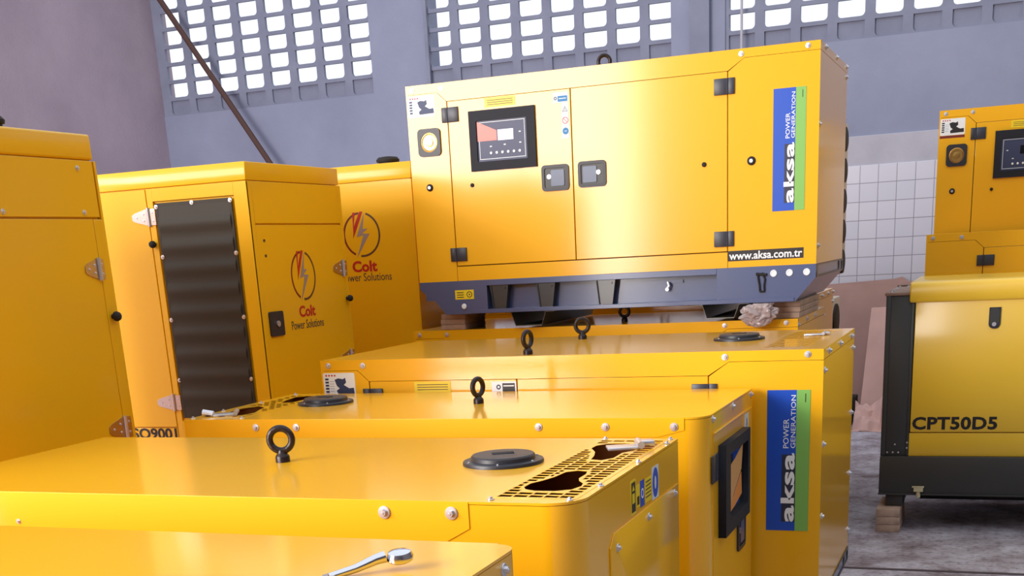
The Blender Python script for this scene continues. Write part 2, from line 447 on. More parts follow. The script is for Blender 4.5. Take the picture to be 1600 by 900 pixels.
def brand_label(parent, frame, u0, v0, u1, v1):
    """upright blue and green film with vertical lettering"""
    w, h = u1 - u0, v1 - v0; s = u0 + w * .685
    o = sheet('brand_label', [rect(u0, v0, u1, v1)], 0, .0012, LBLUE, parent, frame, 'blue and green upright brand label')
    sheet('green_stripe', [rect(s, v0, u1, v1)], .0012, .0018, LGREEN, o, frame)
    sheet('lettering_shadow', [rect(u0 + w * .36, v0 + h * .065, s, v0 + h * .55)], .0012, .0016, DARKINK_NAVY, o, frame)
    text('brand_lettering', 'aksa', (u0 + w * .345, v0 + h * .065, s - w * .02, v0 + h * .56), .0026, WHITE, o, frame, bold=.03, rot=90, space=1.08)
    text('small_lettering', 'POWER', (u0 + w * .385, v0 + h * .595, u0 + w * .515, v0 + h * .80), .0022, WHITE, o, frame, bold=.004, rot=90)
    text('small_lettering', 'GENERATION', (u0 + w * .56, v0 + h * .595, s - w * .015, v0 + h * .965), .0022, WHITE, o, frame, bold=.004, rot=90)
    sheet('print_mark', [rect(u0 + w * .88, v0 + h * .915, u0 + w * .90, v0 + h * .975)], .0018, .0022, INK, o, frame)
    return o


DARKINK_NAVY = mat('deep_navy_ink', srgb(40, 44, 66), 0.5)


def rating_badge(parent, frame, u0, v0, u1, v1, foot=False):
    w, h = u1 - u0, v1 - v0
    o = sheet('rating_badge', [rrect(u0, v0, u1, v1, .006)], 0, .0014, WHITE, parent, frame, 'white rating badge with a small engine picture')
    L = lambda a, b, c, d: rect(u0 + a * w, v0 + b * h, u0 + c * w, v0 + d * h)
    lines = [L(.06, .70 - .13 * k, .17, .78 - .13 * k) for k in range(5)]
    sheet('printed_list', lines, .0014, .0018, INK if foot else NAVY, o, frame)
    eng = [(.36, .72), (.48, .78), (.62, .74), (.70, .80), (.72, .60), (.64, .50), (.80, .36), (.95, .38), (.96, .14), (.42, .12), (.40, .26), (.50, .36), (.42, .46)]
    sheet('printed_picture', [[(u0 + a * w, v0 + b * h) for a, b in eng]], .0014, .0018, INK if foot else NAVY, o, frame)
    sheet('printed_lines', [L(.2, .64 - .1 * k, .34, .655 - .1 * k) for k in range(5)], .0014, .0017, BADGEBLUE, o, frame)
    sheet('printed_heading', [L(.08 + .09 * k, .86, .13 + .09 * k, .93) for k in range(4)], .0014, .0018, RED, o, frame)
    if foot: sheet('footer_strip', [L(0, -.17, 1, -.02)], 0, .0014, MAROON, o, frame)
    return o


def warning_strip(parent, frame, u0, v0, u1, v1):
    w, h = u1 - u0, v1 - v0; cx = (u0 + u1) / 2
    o = sheet('warning_strip', [rect(u0, v0, u1, v1)], 0, .001, WARNB, parent, frame, 'pale strip with warning triangle and round symbols')
    r = w * .44
    tri = lambda k, y: [(cx + k * r * math.cos(a), y + k * r * math.sin(a)) for a in (PI / 2, PI * 7 / 6, PI * 11 / 6)]
    y1, y2, y3 = v0 + h * .80, v0 + h * .50, v0 + h * .20
    sheet('warning_triangle', [tri(1.05, y1), tri(.78, y1), rect(cx - .06 * r, y1 - .2 * r, cx + .06 * r, y1 + .4 * r)], .001, .0014, INK, o, frame)
    s = []
    for sgn in (1, -1):
        s.append([(cx + sgn * .8 * r * math.cos(a), y2 + sgn * .8 * r * math.sin(a)) for a in [PI * .75 - .1 - (PI - .2) * i / 12 for i in range(13)]])
    sheet('prohibition_sign', [ell(cx, y2, r)] + s, .001, .0014, RED, o, frame)
    sheet('mandatory_sign', [ell(cx, y3, r), rect(cx - .4 * r, y3 - .1 * r, cx + .4 * r, y3 + .1 * r)], .001, .0014, BADGEBLUE, o, frame)
    return o


WARNB = mat('pale_sticker_film', srgb(214, 222, 226), 0.4)


def control_panel(parent, frame, u0, v0, u1, v1, red=True):
    w, h = u1 - u0, v1 - v0
    o = sheet('control_panel', [rect(u0, v0, u1, v1), rrect(u0 + .11 * w, v0 + .15 * h, u1 - .13 * w, v1 - .17 * h, .006)], 0, .012, PANEL, parent, frame, 'black framed control panel')
    a0, b0, a1, b1 = u0 + .11 * w, v0 + .15 * h, u1 - .13 * w, v1 - .17 * h
    d = sheet('controller', [rect(a0 - .002, b0 - .002, a1 + .002, b1 + .002)], .001, .004, DISP, o, frame)
    W, H = a1 - a0, b1 - b0
    P = lambda a, b: (a0 + a * W, b0 + b * H)
    sheet('screen', [[P(.42, .49), P(.73, .49), P(.73, .75), P(.42, .75)]], .004, .0052, LCD if red else LCDD, d, frame)
    if red: sheet('red_overlay', [[P(.01, .50), P(.40, .50), P(.40, .74), P(.01, .98)]], .004, .005, REDF, d, frame)
    sheet('printed_frame', [rect(*P(.04, .05), *P(.96, .96)), rect(*P(.05, .065), *P(.95, .945))], .004, .0045, WARNB, d, frame)
    for k in range(6):
        put('push_button', MB().cyl(0, 0, 0, .003, .0065, n=16).mesh('push_button'), WHITE, d, frame @ Matrix.Translation((*P(.27 + .115 * k, .20), .004)))
    for a, b in ((.14, .62), (.27, .36), (.55, .38), (.86, .66), (.86, .40)):
        sheet('indicator', [rect(*P(a - .02, b - .015), *P(a + .02, b + .015))], .004, .0046, WARNB, d, frame)
    return o


def filler_port(parent, frame, u, v, s=.064):
    o = sheet('round_port', [rrect(u - s, v - s * 1.05, u + s, v + s * 1.05, .022), ell(u, v, s * .74)], 0, .010, PLAS, parent, frame)
    b = MB(); R = s * .76
    b.lathe([(R, .001), (R, .0065), (R * .86, .0075), (R * .78, .003), (R * .45, .0025), (R * .43, .008), (R * .2, .009)], 28)
    put('brass_socket', b.mesh('brass_socket'), BRASS, o, frame @ Matrix.Translation((u, v, 0)), 'brass round socket')
    return o


def hexgrid(x0, y0, x1, y1, p, r, skip=None, n=6, sx_=1.0):
    out = []; j = 0; y = y0 + r
    while y + r <= y1:
        x = x0 + r * sx_ + (p / 2 if j % 2 else 0)
        while x + r * sx_ <= x1:
            if not (skip and skip(x, y)): out.append([(x + r * sx_ * math.cos(2 * PI * k / n + PI / 2), y + r * math.sin(2 * PI * k / n + PI / 2)) for k in range(n)])
            x += p
        y += p * .866; j += 1
    return out


def skid_end_poly(X0, X1, zt):
    """front outline of the tank skid; zt = its top"""
    return [(X0, zt), (X0, zt - .036), (X0 + .034, zt - .066), (X0 + .034, zt - .098), (X0 + .085, zt - .098), (X0 + .145, zt - .171), (X1 - .097, zt - .171), (X1, zt - .062), (X1, zt)]


def skid(parent, X0, X1, Y0, Y1, zt, detail=True):
    fr = FR('f', Y0)
    b = MB(); poly = skid_end_poly(X0, X1, zt)
    b.prism(poly, -(Y1 - Y0), -.055)                               # body, set back behind the flanges
    b.prism(skid_end_poly(X0, X0 + .78, zt)[:6] + [(X0 + .39, zt - .171), (X0 + .39, zt)], -.055, 0)
    b.prism([(X1 - .48, zt), (X1 - .48, zt - .171), (X1 - .097, zt - .171), (X1, zt - .062), (X1, zt)], -.055, 0)
    b.box(X0 + .39, zt - .030, -.055, X1 - .48, zt, .002, .002)
    b.box(X0 + .30, zt - .171, -.055, X1 - .10, zt - .150, .004, .002)
    o = put('skid_base', b.mesh('skid_base', 20), SKID, parent, fr, 'dark slate skid base with gussets')
    if detail:
        for x in (.458, .72, 1.045):
            g = MB(); g.prism([(X0 + x - .055, zt - .03), (X0 + x + .052, zt - .03), (X0 + x + .034, zt - .150), (X0 + x - .034, zt - .150)], -.052, -.006)
            g.tube([(X0 + x - .045, zt - .032, -.004), (X0 + x - .033, zt - .148, -.004)], .004, 6)
            g.cyl(X0 + x + .03, zt - .045, -.006, .0, .006, n=10)
            put('gusset', g.mesh('gusset'), DARKG, o, fr)
        for x in (1.835, 1.833 + .078, 1.833 + .16):
            g = MB(); g.torus(.013, .004, Matrix.Translation((X0 + x + .064, zt - .036, .002)), 20, 8); g.cyl(X0 + x + .064, zt - .036, 0, .004, .010, n=18)
            put('round_plug', g.mesh('round_plug'), WHITE, o, fr)
        g = MB().cyl(X0 + .255, zt - .131, 0, .008, .014, n=20, bev=.002); put('round_plug', g.mesh('round_plug'), WHITE, o, fr)
        s = sheet('yellow_sticker', [rect(X0 + .205, zt - .095, X0 + .314, zt - .047)], 0, .001, LYEL, o, fr)
        sheet('printed_mark', [rect(X0 + .215, zt - .062 - .012 * k, X0 + .255, zt - .058 - .012 * k) for k in range(3)] + [ell(X0 + .288, zt - .071, .016), ell(X0 + .288, zt - .071, .012), ell(X0 + .288, zt - .071, .004)], .001, .0014, INK, s, fr)
        # recess detail on the middle web
        g = MB(); g.box(X0 + 1.25, zt - .062, -.055, X0 + 1.44, zt - .047, -.046)
        put('web_ledge', g.mesh('web_ledge'), SKID, o, fr)
        g = MB(); g.tube([(X0 + 1.365, zt - .055, -.035), (X0 + 1.372, zt - .075, -.03), (X0 + 1.362, zt - .088, -.03)], .007, 8); g.cyl(X0 + 1.362, zt - .09, -.036, -.024, .009, n=12)
        put('drain_cock', g.mesh('drain_cock'), CHROME, o, fr)
        g = MB(); pts = [(X0 + 1.822, zt - .03, .006), (X0 + 1.826, zt - .06, .008), (X0 + 1.832, zt - .09, .008), (X0 + 1.834, zt - .118, .006)]
        g.tube(pts, .004, 8); g.tube([(p[0] + .022 + .01 * (i == 1), p[1], p[2]) for i, p in enumerate(pts)], .004, 8); g.tube([pts[-1], (X0 + 1.856, zt - .118, .006)], .005, 8); g.tube([(X0 + 1.815, zt - .035, .006), (X0 + 1.866, zt - .04, .006)], .007, 8)
        put('cable_loop', g.mesh('cable_loop'), BLK, o, fr)
    # end frame band on the right
    fs = FR('s', X1)
    sheet('end_frame', [rect(Y0 + .0, zt - .062, Y1, zt), rect(Y0 + .05, zt - .052, Y1 - .16, zt - .008), rect(Y1 - .13, zt - .055, Y1 - .03, zt - .01)], 0, .004, DARKG, o, fs)
    return o


DARKG = mat('dark_green_black_steel', srgb(42, 44, 48), 0.4, coat=.3)


def fork_pocket(parent, X, Y0, Y1, z, w=.28, d=.07):
    t = .004
    pts = [(X, z), (X + .035, z), (X + .058, z - d), (X + w - .075, z - d), (X + w - .05, z), (X + w, z)]
    inn = [(a, b - t) for a, b in pts]
    poly = pts + inn[::-1]
    b = MB(); b.prism(poly, -(Y1 - Y0), 0)
    return put('fork_pocket', b.mesh('fork_pocket', 20), GALV, parent, FR('f', Y0))


GALV = mat('galvanised_sheet', srgb(120, 120, 112), 0.35, metal=0.7)


def lid_poly(X0, X1, zt, dx0=.227, dx1=1.674, drop=.088, edge=.038, left=True):
    p = [(X0, zt), (X0, zt - edge - .004)]
    if left: p += [(X0 + dx0 - .05, zt - edge - .004), (X0 + dx0, zt - drop)]
    else: p = [(X0, zt), (X0, zt - drop)]
    p += [(X0 + dx1, zt - drop), (X0 + dx1 + .078, zt - edge), (X1, zt - edge), (X1, zt)]
    return p


def side_opening_hood(parent, X, Y0, Y1, z0, z1, n):
    """air hood on the back: cream box with oval louvre mouths on its side"""
    fs = FR('s', X); b = MB(); b.box(X - .9, Y0, z0, X, Y1, z1, .01)
    o = build('air_hood', b, HOODP, parent, 'cream air outlet hood')
    st = (z1 - z0) / n
    for k in range(n):
        zc = z1 - st * (k + .5) - .01
        mth = MB(); mth.prism(ell((Y0 + Y1) / 2 - .02, zc, (Y1 - Y0) * .33, st * .40, 20), -.02, .012, bev=.004)
        put('louvre_mouth', mth.mesh('louvre_mouth'), BLK, o, fs)
    return o


def aksa(name_label, X0, Y0, zb, L=2.1, D=1.03, H=.972, cat='generator', group=None, top='hex', front=2, red=True,
         foot=False, ground=None, side_bolts=(), extra_left=True, badge_dz=0.0, brand_dz=0.0, dx0=.227, vent=True, exhaust=True, skid_detail=True, mirror_badge=False):
    """generator in a sheet-steel canopy. zb = bottom of the yellow canopy. front: 0 none, 1 top only, 2 full detail"""
    X1, Y1, zt = X0 + L, Y0 + D, zb + H; t = .012; g = .0022
    T = thing('generator', name_label, cat, ((X0 + X1) / 2, (Y0 + Y1) / 2, zb - .171), group)
    fr, fs, ft = FR('f', Y0), FR('s', X1), FR('t', zt)
    dx1 = dx0 + 1.447; mid = .894 if dx0 < .3 else dx0 + .7; edge = .038; drop = .088
    # core behind the skins
    if vent:   # open pocket under the grille
        b = MB(); b.box(X0 + t, Y0 + t, zb + .01, X1 - .30, Y1 - t, zt - t); b.box(X1 - .30, Y0 + t, zb + .01, X1 - t, Y1 - t, zt - .16)
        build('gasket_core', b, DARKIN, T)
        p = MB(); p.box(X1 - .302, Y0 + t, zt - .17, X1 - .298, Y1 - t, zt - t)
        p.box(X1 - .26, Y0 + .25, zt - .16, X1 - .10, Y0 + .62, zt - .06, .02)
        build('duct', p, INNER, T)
    else:
        b = MB(); b.box(X0 + t, Y0 + t, zb + .01, X1 - t, Y1 - t, zt - t); build('gasket_core', b, GASK, T)
    # roof cover: top sheet with grille hole + folded flanges
    b = MB()
    vx0, vx1, vy0, vy1 = X1 - .25, X1 - .045, Y0 + .12, Y1 - .07
    loops = [rect(X0, Y0, X1, Y1)]
    if vent: loops.append(rect(vx0, vy0, vx1, vy1))
    b.addmesh(fill(loops, -t, 0), ft)
    b.prism(lid_poly(X0, X1, zt - .0005, dx0, dx1, drop, edge), -t, -.0002, fr)
    b.prism(lid_poly(X0, X1, zt - .0005, dx0, dx1, drop, edge), -t, -.0002, FR('f', Y1) @ Matrix.Translation((0, 0, -t)) @ Matrix.Translation((0, 0, t)))
    b.prism(rect(Y0 + .001, zt - edge, Y1 - .001, zt - .0005), -t, -.0002, fs)
    b.prism(rect(Y0 + .001, zt - edge, Y1 - .001, zt - .0005), 0.0002, t, FR('s', X0))
    build('roof_cover', b, YEL, T, smooth=20)
    if vent:
        if top == 'hex':
            holes = hexgrid(vx0 + .008, vy0 + .008, vx1 - .008, vy1 - .008, .0300, .0138)
        sheet('roof_grille', [rect(vx0, vy0, vx1, vy1)] + holes, -.0012, -.0004, YEL, T, ft)
        fl = MB(); fl.box(-.05, -.028, 0, .03, .028, .006, .002); fl.tube([(.03, -.035, .008), (.03, .035, .008)], .007, 10); fl.box(.03, -.02, .004, .055, .02, .012, .002)
        put('rain_flap', fl.mesh('rain_flap'), CHROME, T, FR('t', zt, X1 - .115, Y0 + .66), 'zinc exhaust rain flap')
    # front skins
    dz0 = zb + .075; lidz = zt - drop
    # end posts and bottom skirt
    b = MB(); b.prism([(X0, zb), (X0 + dx0 - g, zb), (X0 + dx0 - g, lidz - g), (X0 + dx0 - g - .004, lidz + .002), (X0 + dx0 - .052, zt - edge - .004 - g), (X0, zt - edge - .004 - g)], -t, 0, fr)
    build('front_panel', b, YEL, T, smooth=20)
    b = MB(); b.prism([(X0 + dx1 + g, zb), (X1, zb), (X1, zt - edge - g), (X0 + dx1 + .078, zt - edge - g), (X0 + dx1 + g, lidz - g - .002)], -t, 0, fr)
    build('front_panel', b, YEL, T, smooth=20)
    b = MB(); b.prism(rect(X0 + dx0 + .0005, zb, X0 + dx1 - .0005, dz0 - g), -t, 0, fr); build('skirt_panel', b, YEL, T, smooth=20)
    for a, c in ((dx0 + g, mid - g), (mid + g, dx1 - g)):
        d = MB(); d.prism(rect(X0 + a, dz0 + g, X0 + c, lidz - g), -t, -.001, fr, bev=.002); build('door', d, YEL, T, smooth=20)
    # side and rear skins
    b = MB(); b.prism(rect(Y0 + .0005, zb, Y1 - .0005, zt - edge - g), -t, -.0001, fs); build('side_panel', b, YEL, T, smooth=20)
    b = MB(); b.prism(rect(Y0 + .0005, zb, Y1 - .0005, zt - edge - g), 0.0001, t, FR('s', X0)); build('side_panel', b, YEL, T, smooth=20)
    b = MB(); b.prism(rect(X0 + t, zb, X1 - t, zt - drop), -t - .002, -.002, FR('f', Y1) @ Matrix.Translation((0, 0, 0)) @ Matrix.Translation((0, 0, t + .002))); build('rear_panel', b, YEL, T, smooth=20)
    bolts(T, fr, [(X0 + .038, zt - .022), (X0 + .203, zt - .024), (X0 + 1.737, zt - .022), (X0 + 2.043, zt - .018)], .0125)
    if front >= 1:
        block_hinge(T, fr, X0 + dx0 - .03, zt - .190, X0 + dx0 + .062, zt - .119, X0 + dx0)
        block_hinge(T, fr, X0 + dx1 - .064, zt - .190, X0 + dx1 + .034, zt - .119, X0 + dx1)
        rating_badge(T, fr, X0 + .008, zt - .152 + badge_dz, X0 + .160, zt - .052 + badge_dz, foot)
        s = sheet('yellow_sticker', [rect(X0 + .437, zt - .138, X0 + .602, zt - .094)], 0, .001, LYEL, T, fr)
        sheet('printed_lines', [rect(X0 + .45, zt - .108 - .01 * k, X0 + .59, zt - .105 - .01 * k) for k in range(3)], .001, .0013, BROWNINK, s, fr)
    if front == 1:
        s = sheet('white_sticker', [rect(X0 + .785, zt - .150, X0 + .892, zt - .098)], 0, .001, WHITE, T, fr)
        sheet('sticker_block', [rect(X0 + .832, zt - .138, X0 + .886, zt - .105), rect(X0 + .836, zt - .118, X0 + .882, zt - .113)], .001, .0014, INK, s, fr)
        sheet('printed_symbol', [ell(X0 + .815, zt - .12, .010), ell(X0 + .815, zt - .12, .005)], .001, .0014, NAVY, s, fr)
        brand_label(T, fr, X0 + 1.897, zt - .679, X0 + 2.056, zt - .146)
    if front == 2:
        block_hinge(T, fr, X0 + dx0 - .03, zb + .100, X0 + dx0 + .062, zb + .168, X0 + dx0)
        block_hinge(T, fr, X0 + dx1 - .065, zb + .100, X0 + dx1 + .032, zb + .171, X0 + dx1)
        filler_port(T, fr, X0 + .117, zt - .277)
        rubber_cap(T, fr, X0 + .101, zt - .496, .018, True); rubber_cap(T, fr, X0 + .343, zt - .500, .010)
        rubber_cap(T, fr, X0 + 1.788, zt - .490, .020, True); rubber_cap(T, fr, X0 + 1.560, zt - .490, .011)
        control_panel(T, fr, X0 + .347, zt - .435, X0 + .706, zt - .149, red)
        handle(T, fr, X0 + .728, zt - .557, X0 + .873, zt - .434); handle(T, fr, X0 + .922, zt - .552, X0 + 1.068, zt - .430, True)
        warning_strip(T, fr, X0 + .846, zt - .315, X0 + .882, zt - .152)
        s = sheet('blue_sticker', [rect(X0 + .805, zt - .150, X0 + .883, zt - .104)], 0, .001, WARNB, T, fr)
        sheet('blue_print', [rect(X0 + .828, zt - .146, X0 + .879, zt - .120), rect(X0 + .834, zt - .134, X0 + .872, zt - .130)], .001, .0014, BADGEBLUE, s, fr)
        sheet('printed_symbol', [ell(X0 + .816, zt - .130, .008), ell(X0 + .816, zt - .130, .004)], .001, .0014, NAVY, s, fr)
        brand_label(T, fr, X0 + 1.889, zt - .724, X0 + 2.040, zt - .187)
        w = sheet('web_address_label', [rect(X0 + 1.676, zb + .030, X0 + 2.040, zb + .078)], 0, .001, INK, T, fr, 'black strip with white web address')
        text('lettering', 'www.aksa.com.tr', (X0 + 1.682, zb + .036, X0 + 2.034, zb + .073), .0018, WHITE, w, fr, bold=.02)
    if side_bolts: bolts(T, fs, [(Y0 + a, zt - b_) for a, b_ in side_bolts], .0125)
    skid(T, X0, X1, Y0, Y1, zb, skid_detail)
    return T


def logo(parent, frame, cx, cy_, rx, ry):
    """ring of two arcs with lightning bolts"""
    o = sheet('logo_ring', [ell(cx, cy_, rx, ry, 30, PI * .53, PI * 1.36, False) + ell(cx, cy_, rx * .91, ry * .91, 30, PI * 1.36, PI * .53, False)], 0, .001, MAROON, parent, frame, 'ring logo with lightning bolt')
    sheet('logo_ring_half', [ell(cx, cy_, rx, ry, 30, PI * 1.46, PI * 2.40, False) + ell(cx, cy_, rx * .91, ry * .91, 30, PI * 2.40, PI * 1.46, False)], 0, .001, BROWNINK, o, frame)
    P = lambda pts: [(cx + a * rx, cy_ + b * ry) for a, b in pts]
    sheet('red_bolt', [P([(-.42, .98), (-.28, 1.0), (-.40, .35), (-.02, 1.02), (.14, 1.0), (-.36, .05), (-.48, -.15), (-.44, .1)])], 0, .0012, RED, o, frame)
    sheet('grey_bolt', [P([(.20, .92), (-.28, -.10), (.10, -.02), (-.34, -1.0), (.42, .02), (.02, .04), (.34, .26), (.08, .24)])], 0, .0012, GREYBOLT, o, frame)
    return o


# ------------------------------------------------------------------ setting
WY = 12.0; LX = -8.62
ZB = 3.24; CW = .317; CH = .170
b = MB()
b.box(LX - .3, -4.3, -.2, 9, WY + .3, 0)
structure('floor', b.mesh('floor'), floormat())
b = MB(); b.box(-1.0, 6.235, 0, 9, 6.262, .004, .001); o = structure('trim_3', b.mesh('trim_3'), mat('floor_joint', srgb(86, 74, 78), .9))
b = MB()
WT = WY + .25; ZT = ZB + 13 * CH
segs = [(LX, -6.06, 'w'), (-6.06, -5.42, 'p'), (-5.42, -2.985, 'w'), (-2.985, -2.487, 'p'), (-2.487, 2.6, 'w'), (2.6, 9, 'p')]
b.box(LX - .3, WY, 0, 9, WT, ZB); b.box(LX - .3, WY, ZT, 9, WT, ZT + .35)
for a, c, k in segs:
    if k == 'p': b.box(a, WY, ZB, c, WT, ZT)
structure('wall_back', b.mesh('wall_back', 0), WALLB)
b = MB(); b.box(LX - .25, -4, 0, LX, WT, ZT + .35); structure('wall_left', b.mesh('wall_left', 0), WALLL)
b = MB(); b.box(5.5, -4, 0, 5.75, WY, ZT + .35); structure('wall_right_unseen', b.mesh('wall_right_unseen', 0), WALLR)  # unseen wall, added to darken the sides facing right
b = MB(); b.box(LX - .25, -4.25, 0, 5.75, -4.0, ZT + .35); structure('wall_front_unseen', b.mesh('wall_front_unseen', 0), WALLR)  # unseen wall behind the camera, added to block sky light and darken reflections
b = MB(); b.box(-2.80, WY - .06, ZB - .2, -2.62, WY, ZT); b.box(-5.445, WY - .03, ZB - .1, -5.41, WY, ZT, .004)
structure('trim_4', b.mesh('trim_4', 0), BLOCK)
b = MB(); b.box(LX, WY - .03, 2.20, 9, WY, 2.452, .004); structure('trim_1', b.mesh('trim_1', 0), BAND)
b = MB(); b.box(LX, WY - .045, 0, 9, WY, 2.205, .003); structure('trim_2', b.mesh('trim_2', 0), tilemat())


def breeze(name, x0, ncol, nrow, zb):
    b = MB(); fr = FR('f', WY)
    cells = []; blind = []
    for i in range(ncol):
        for j in range(nrow):
            u = x0 + i * CW + .053; v = zb + j * CH + .012
            c = rrect(u - .008, v, u + .224, v + .136, .036, 4, (1, 1, 0, 0))
            cells.append(c)
    W = ncol * CW
    if name == 'window_1': b.addmesh(fill([rect(LX, zb, x0, zb + nrow * CH)], -.06, -.012), fr)
    b.addmesh(fill([rect(x0, zb, x0 + W, zb + nrow * CH)] + cells, -.05, -.012), fr)
    # bottom course is closed at the back and its jambs splay
    for i in range(ncol):
        u = x0 + i * CW + .053
        b.prism([(u - .014, zb), (u + .23, zb), (u + .23, zb + .150), (u - .014, zb + .150)], -.058, -.035, fr)
    return structure(name, b.mesh(name, 20), BLOCK)


breeze('window_1', LX + .06, 8, 13, ZB)
breeze('window_2', -5.46, 8, 13, ZB)
breeze('window_3', -2.50, 16, 13, ZB)

# steel brace bar leaning into the corner
p0, p1 = Vector((-8.50, 11.85, 4.52)), Vector((-5.38, 11.6, 0.02))
b = MB(); b.tube([p0, p0.lerp(p1, .5) + Vector((0, 0, .01)), p1], .030, 10)
o = build('steel_bar', b, RUST, None); tag(o, 'long rusty steel bar slanting down across the breeze block wall on the left', 'bar')
b = MB(); b.tube([(-2.325, 11.93, 3.05), (-2.325, 11.93, ZT)], .012, 8)
o = build('conduit_pipe', b, BAND, None); tag(o, 'thin grey vertical conduit in front of the right breeze block window', 'pipe')

# ------------------------------------------------------------------ generator stack with the full front
E_SB = ((.06, .022), (.30, .022), (.54, .022), (.97, .022))
stackG = 'yellow generator canopies in the middle of the hall'
T = aksa('large yellow generator raised on top of the row, with a white-lettered web address', -2.946, 6.194, 1.509, D=1.03, group=stackG, front=2, vent=False,
         side_bolts=((.18, .010), (.59, .010), (1.0, .010), (1.0, .06), (.022, .352), (.05, .89)))
lifting_eye(T, -1.98, 6.55, 2.481, .25)
fork_pocket(T, -2.47, 6.22, 7.1, 1.338); fork_pocket(T, -1.44, 6.22, 7.1, 1.338, .27, .066)
side_opening_hood(T, -.87, 7.235, 7.56, 1.42, 2.22, 5)

Eg = aksa('yellow generator directly beneath the raised one, only its top edge with bolts in view', -3.035, 6.25, .281, D=1.0, group=stackG, front=0, vent=False, skid_detail=False,
          side_bolts=((.02, .03), (.3, .02), (.6, .02), (.02, .35)))
lifting_eye(Eg, -1.893, 6.505, 1.2525, .1, .85)

Fg = aksa('yellow generator behind the raised one, its bolted side and black louvres beside the cardboard', -3.075, 7.41, .338, L=2.055, D=.88, group=stackG, front=0, vent=False, skid_detail=False,
          side_bolts=((.04, .02), (.35, .02), (.62, .02), (.86, .02), (.86, .08), (.05, .16), (.45, .14), (.3, .3)))
lifting_eye(Fg, -1.99, 7.75, 1.309, .6, .9)
side_opening_hood(Fg, -1.03, 8.295, 8.75, .40, 1.24, 3)

D_SB = ((.16, .020), (.51, .022), (.90, .025), (.963, .080), (.042, .080), (.965, .36), (.965, .63), (.965, .89), (.05, .355), (.05, .63), (.05, .88))
Dg = aksa('yellow generator with hexagon-pierced roof grille and upright blue label, in front of the raised one', -2.697, 4.626, .272, D=.99, group=stackG, front=1, vent=True, side_bolts=D_SB)
lifting_eye(Dg, -1.776, 4.70, 1.244, 1.35); lifting_eye(Dg, -1.785, 5.44, 1.244, .25)
exhaust_cover(Dg, -1.011, 5.16, 1.244, .105, .4)


# packing under the raised generator
def wood_block(label, x0, x1, y0, y1, z0, z1, group=None, wrap=False):
    T_ = thing('wooden_block', label, 'block', ((x0 + x1) / 2, (y0 + y1) / 2, z0), group)
    n = 3; h = (z1 - z0) / n
    for k in range(n):
        j = random.uniform(-.004, .004)
        b = MB(); b.box(x0 + j, y0 + j, z0 + k * h + .0003, x1 + j, y1 + j, z0 + (k + 1) * h - .0003, .003); build('plank', b, WOOD, T_)
    if wrap:
        b = MB(); t = bmesh.new(); bmesh.ops.create_icosphere(t, subdivisions=5, radius=1)
        cx, cyy, cz = x0 + .05, y0 - .11, (z0 + z1) / 2 + .005
        for v in t.verts:
            n3 = noise.noise(v.co * 2.0) * .40 + abs(noise.noise(v.co * 3.4)) * .34 - .1
            q = v.co * (1 + n3)
            v.co = Vector((cx + q.x * .085, min(cyy + q.y * .045, y0 - .098 if cz + q.z * .066 > z1 - .01 else 9), max(z0 - .03, min(cz - .012 + q.z * .060, z1 - .0015))))
        b.add(t); build('plastic_wrap', b, FILM, T_, 'crumpled clear plastic wrap', smooth=15)
    return T_


wood_block('small wooden block under the left end of the raised generator', -2.865, -2.72, 6.262, 6.55, 1.2535, 1.3375, 'packing blocks')
wood_block('wooden block wrapped in crumpled plastic under the right end of the raised generator', -1.16, -.93, 6.29, 6.95, 1.2535, 1.3375, 'packing blocks', wrap=True)
for nm, x0, x1, yy0, yy1, zz in (('D', -2.5, -2.3, 4.75, 5.5, .10), ('D', -1.0, -.8, 4.75, 5.5, .10), ('E', -2.8, -2.6, 6.4, 7.1, .109), ('E', -1.3, -1.1, 6.4, 7.1, .109), ('F', -2.8, -2.6, 7.5, 8.2, .166), ('F', -1.35, -1.15, 7.5, 8.2, .166)):
    side = 'left' if x1 < -2 else 'right'
    who = {'D': 'the generator with the hexagon grille', 'E': 'the generator beneath the raised one', 'F': 'the generator by the cardboard'}[nm]
    wood_block('wooden floor block under the %s end of %s' % (side, who), x0, x1, yy0, yy1, 0, zz, 'floor blocks')


# ------------------------------------------------------------------ nearer, rounded canopies (C, B, A)
def ground_skid(parent, X0, X1, Y0, Y1, z):
    b = MB(); b.box(X0 + .03, Y0 + .03, 0, X1 - .03, Y1 - .03, z, .006); b.box(X0 + .2, Y0 + .02, .05, X0 + .5, Y0 + .03, z - .06); b.box(X1 - .5, Y0 + .02, .05, X1 - .2, Y0 + .03, z - .06)
    return build('skid_base', b, SKID, parent)


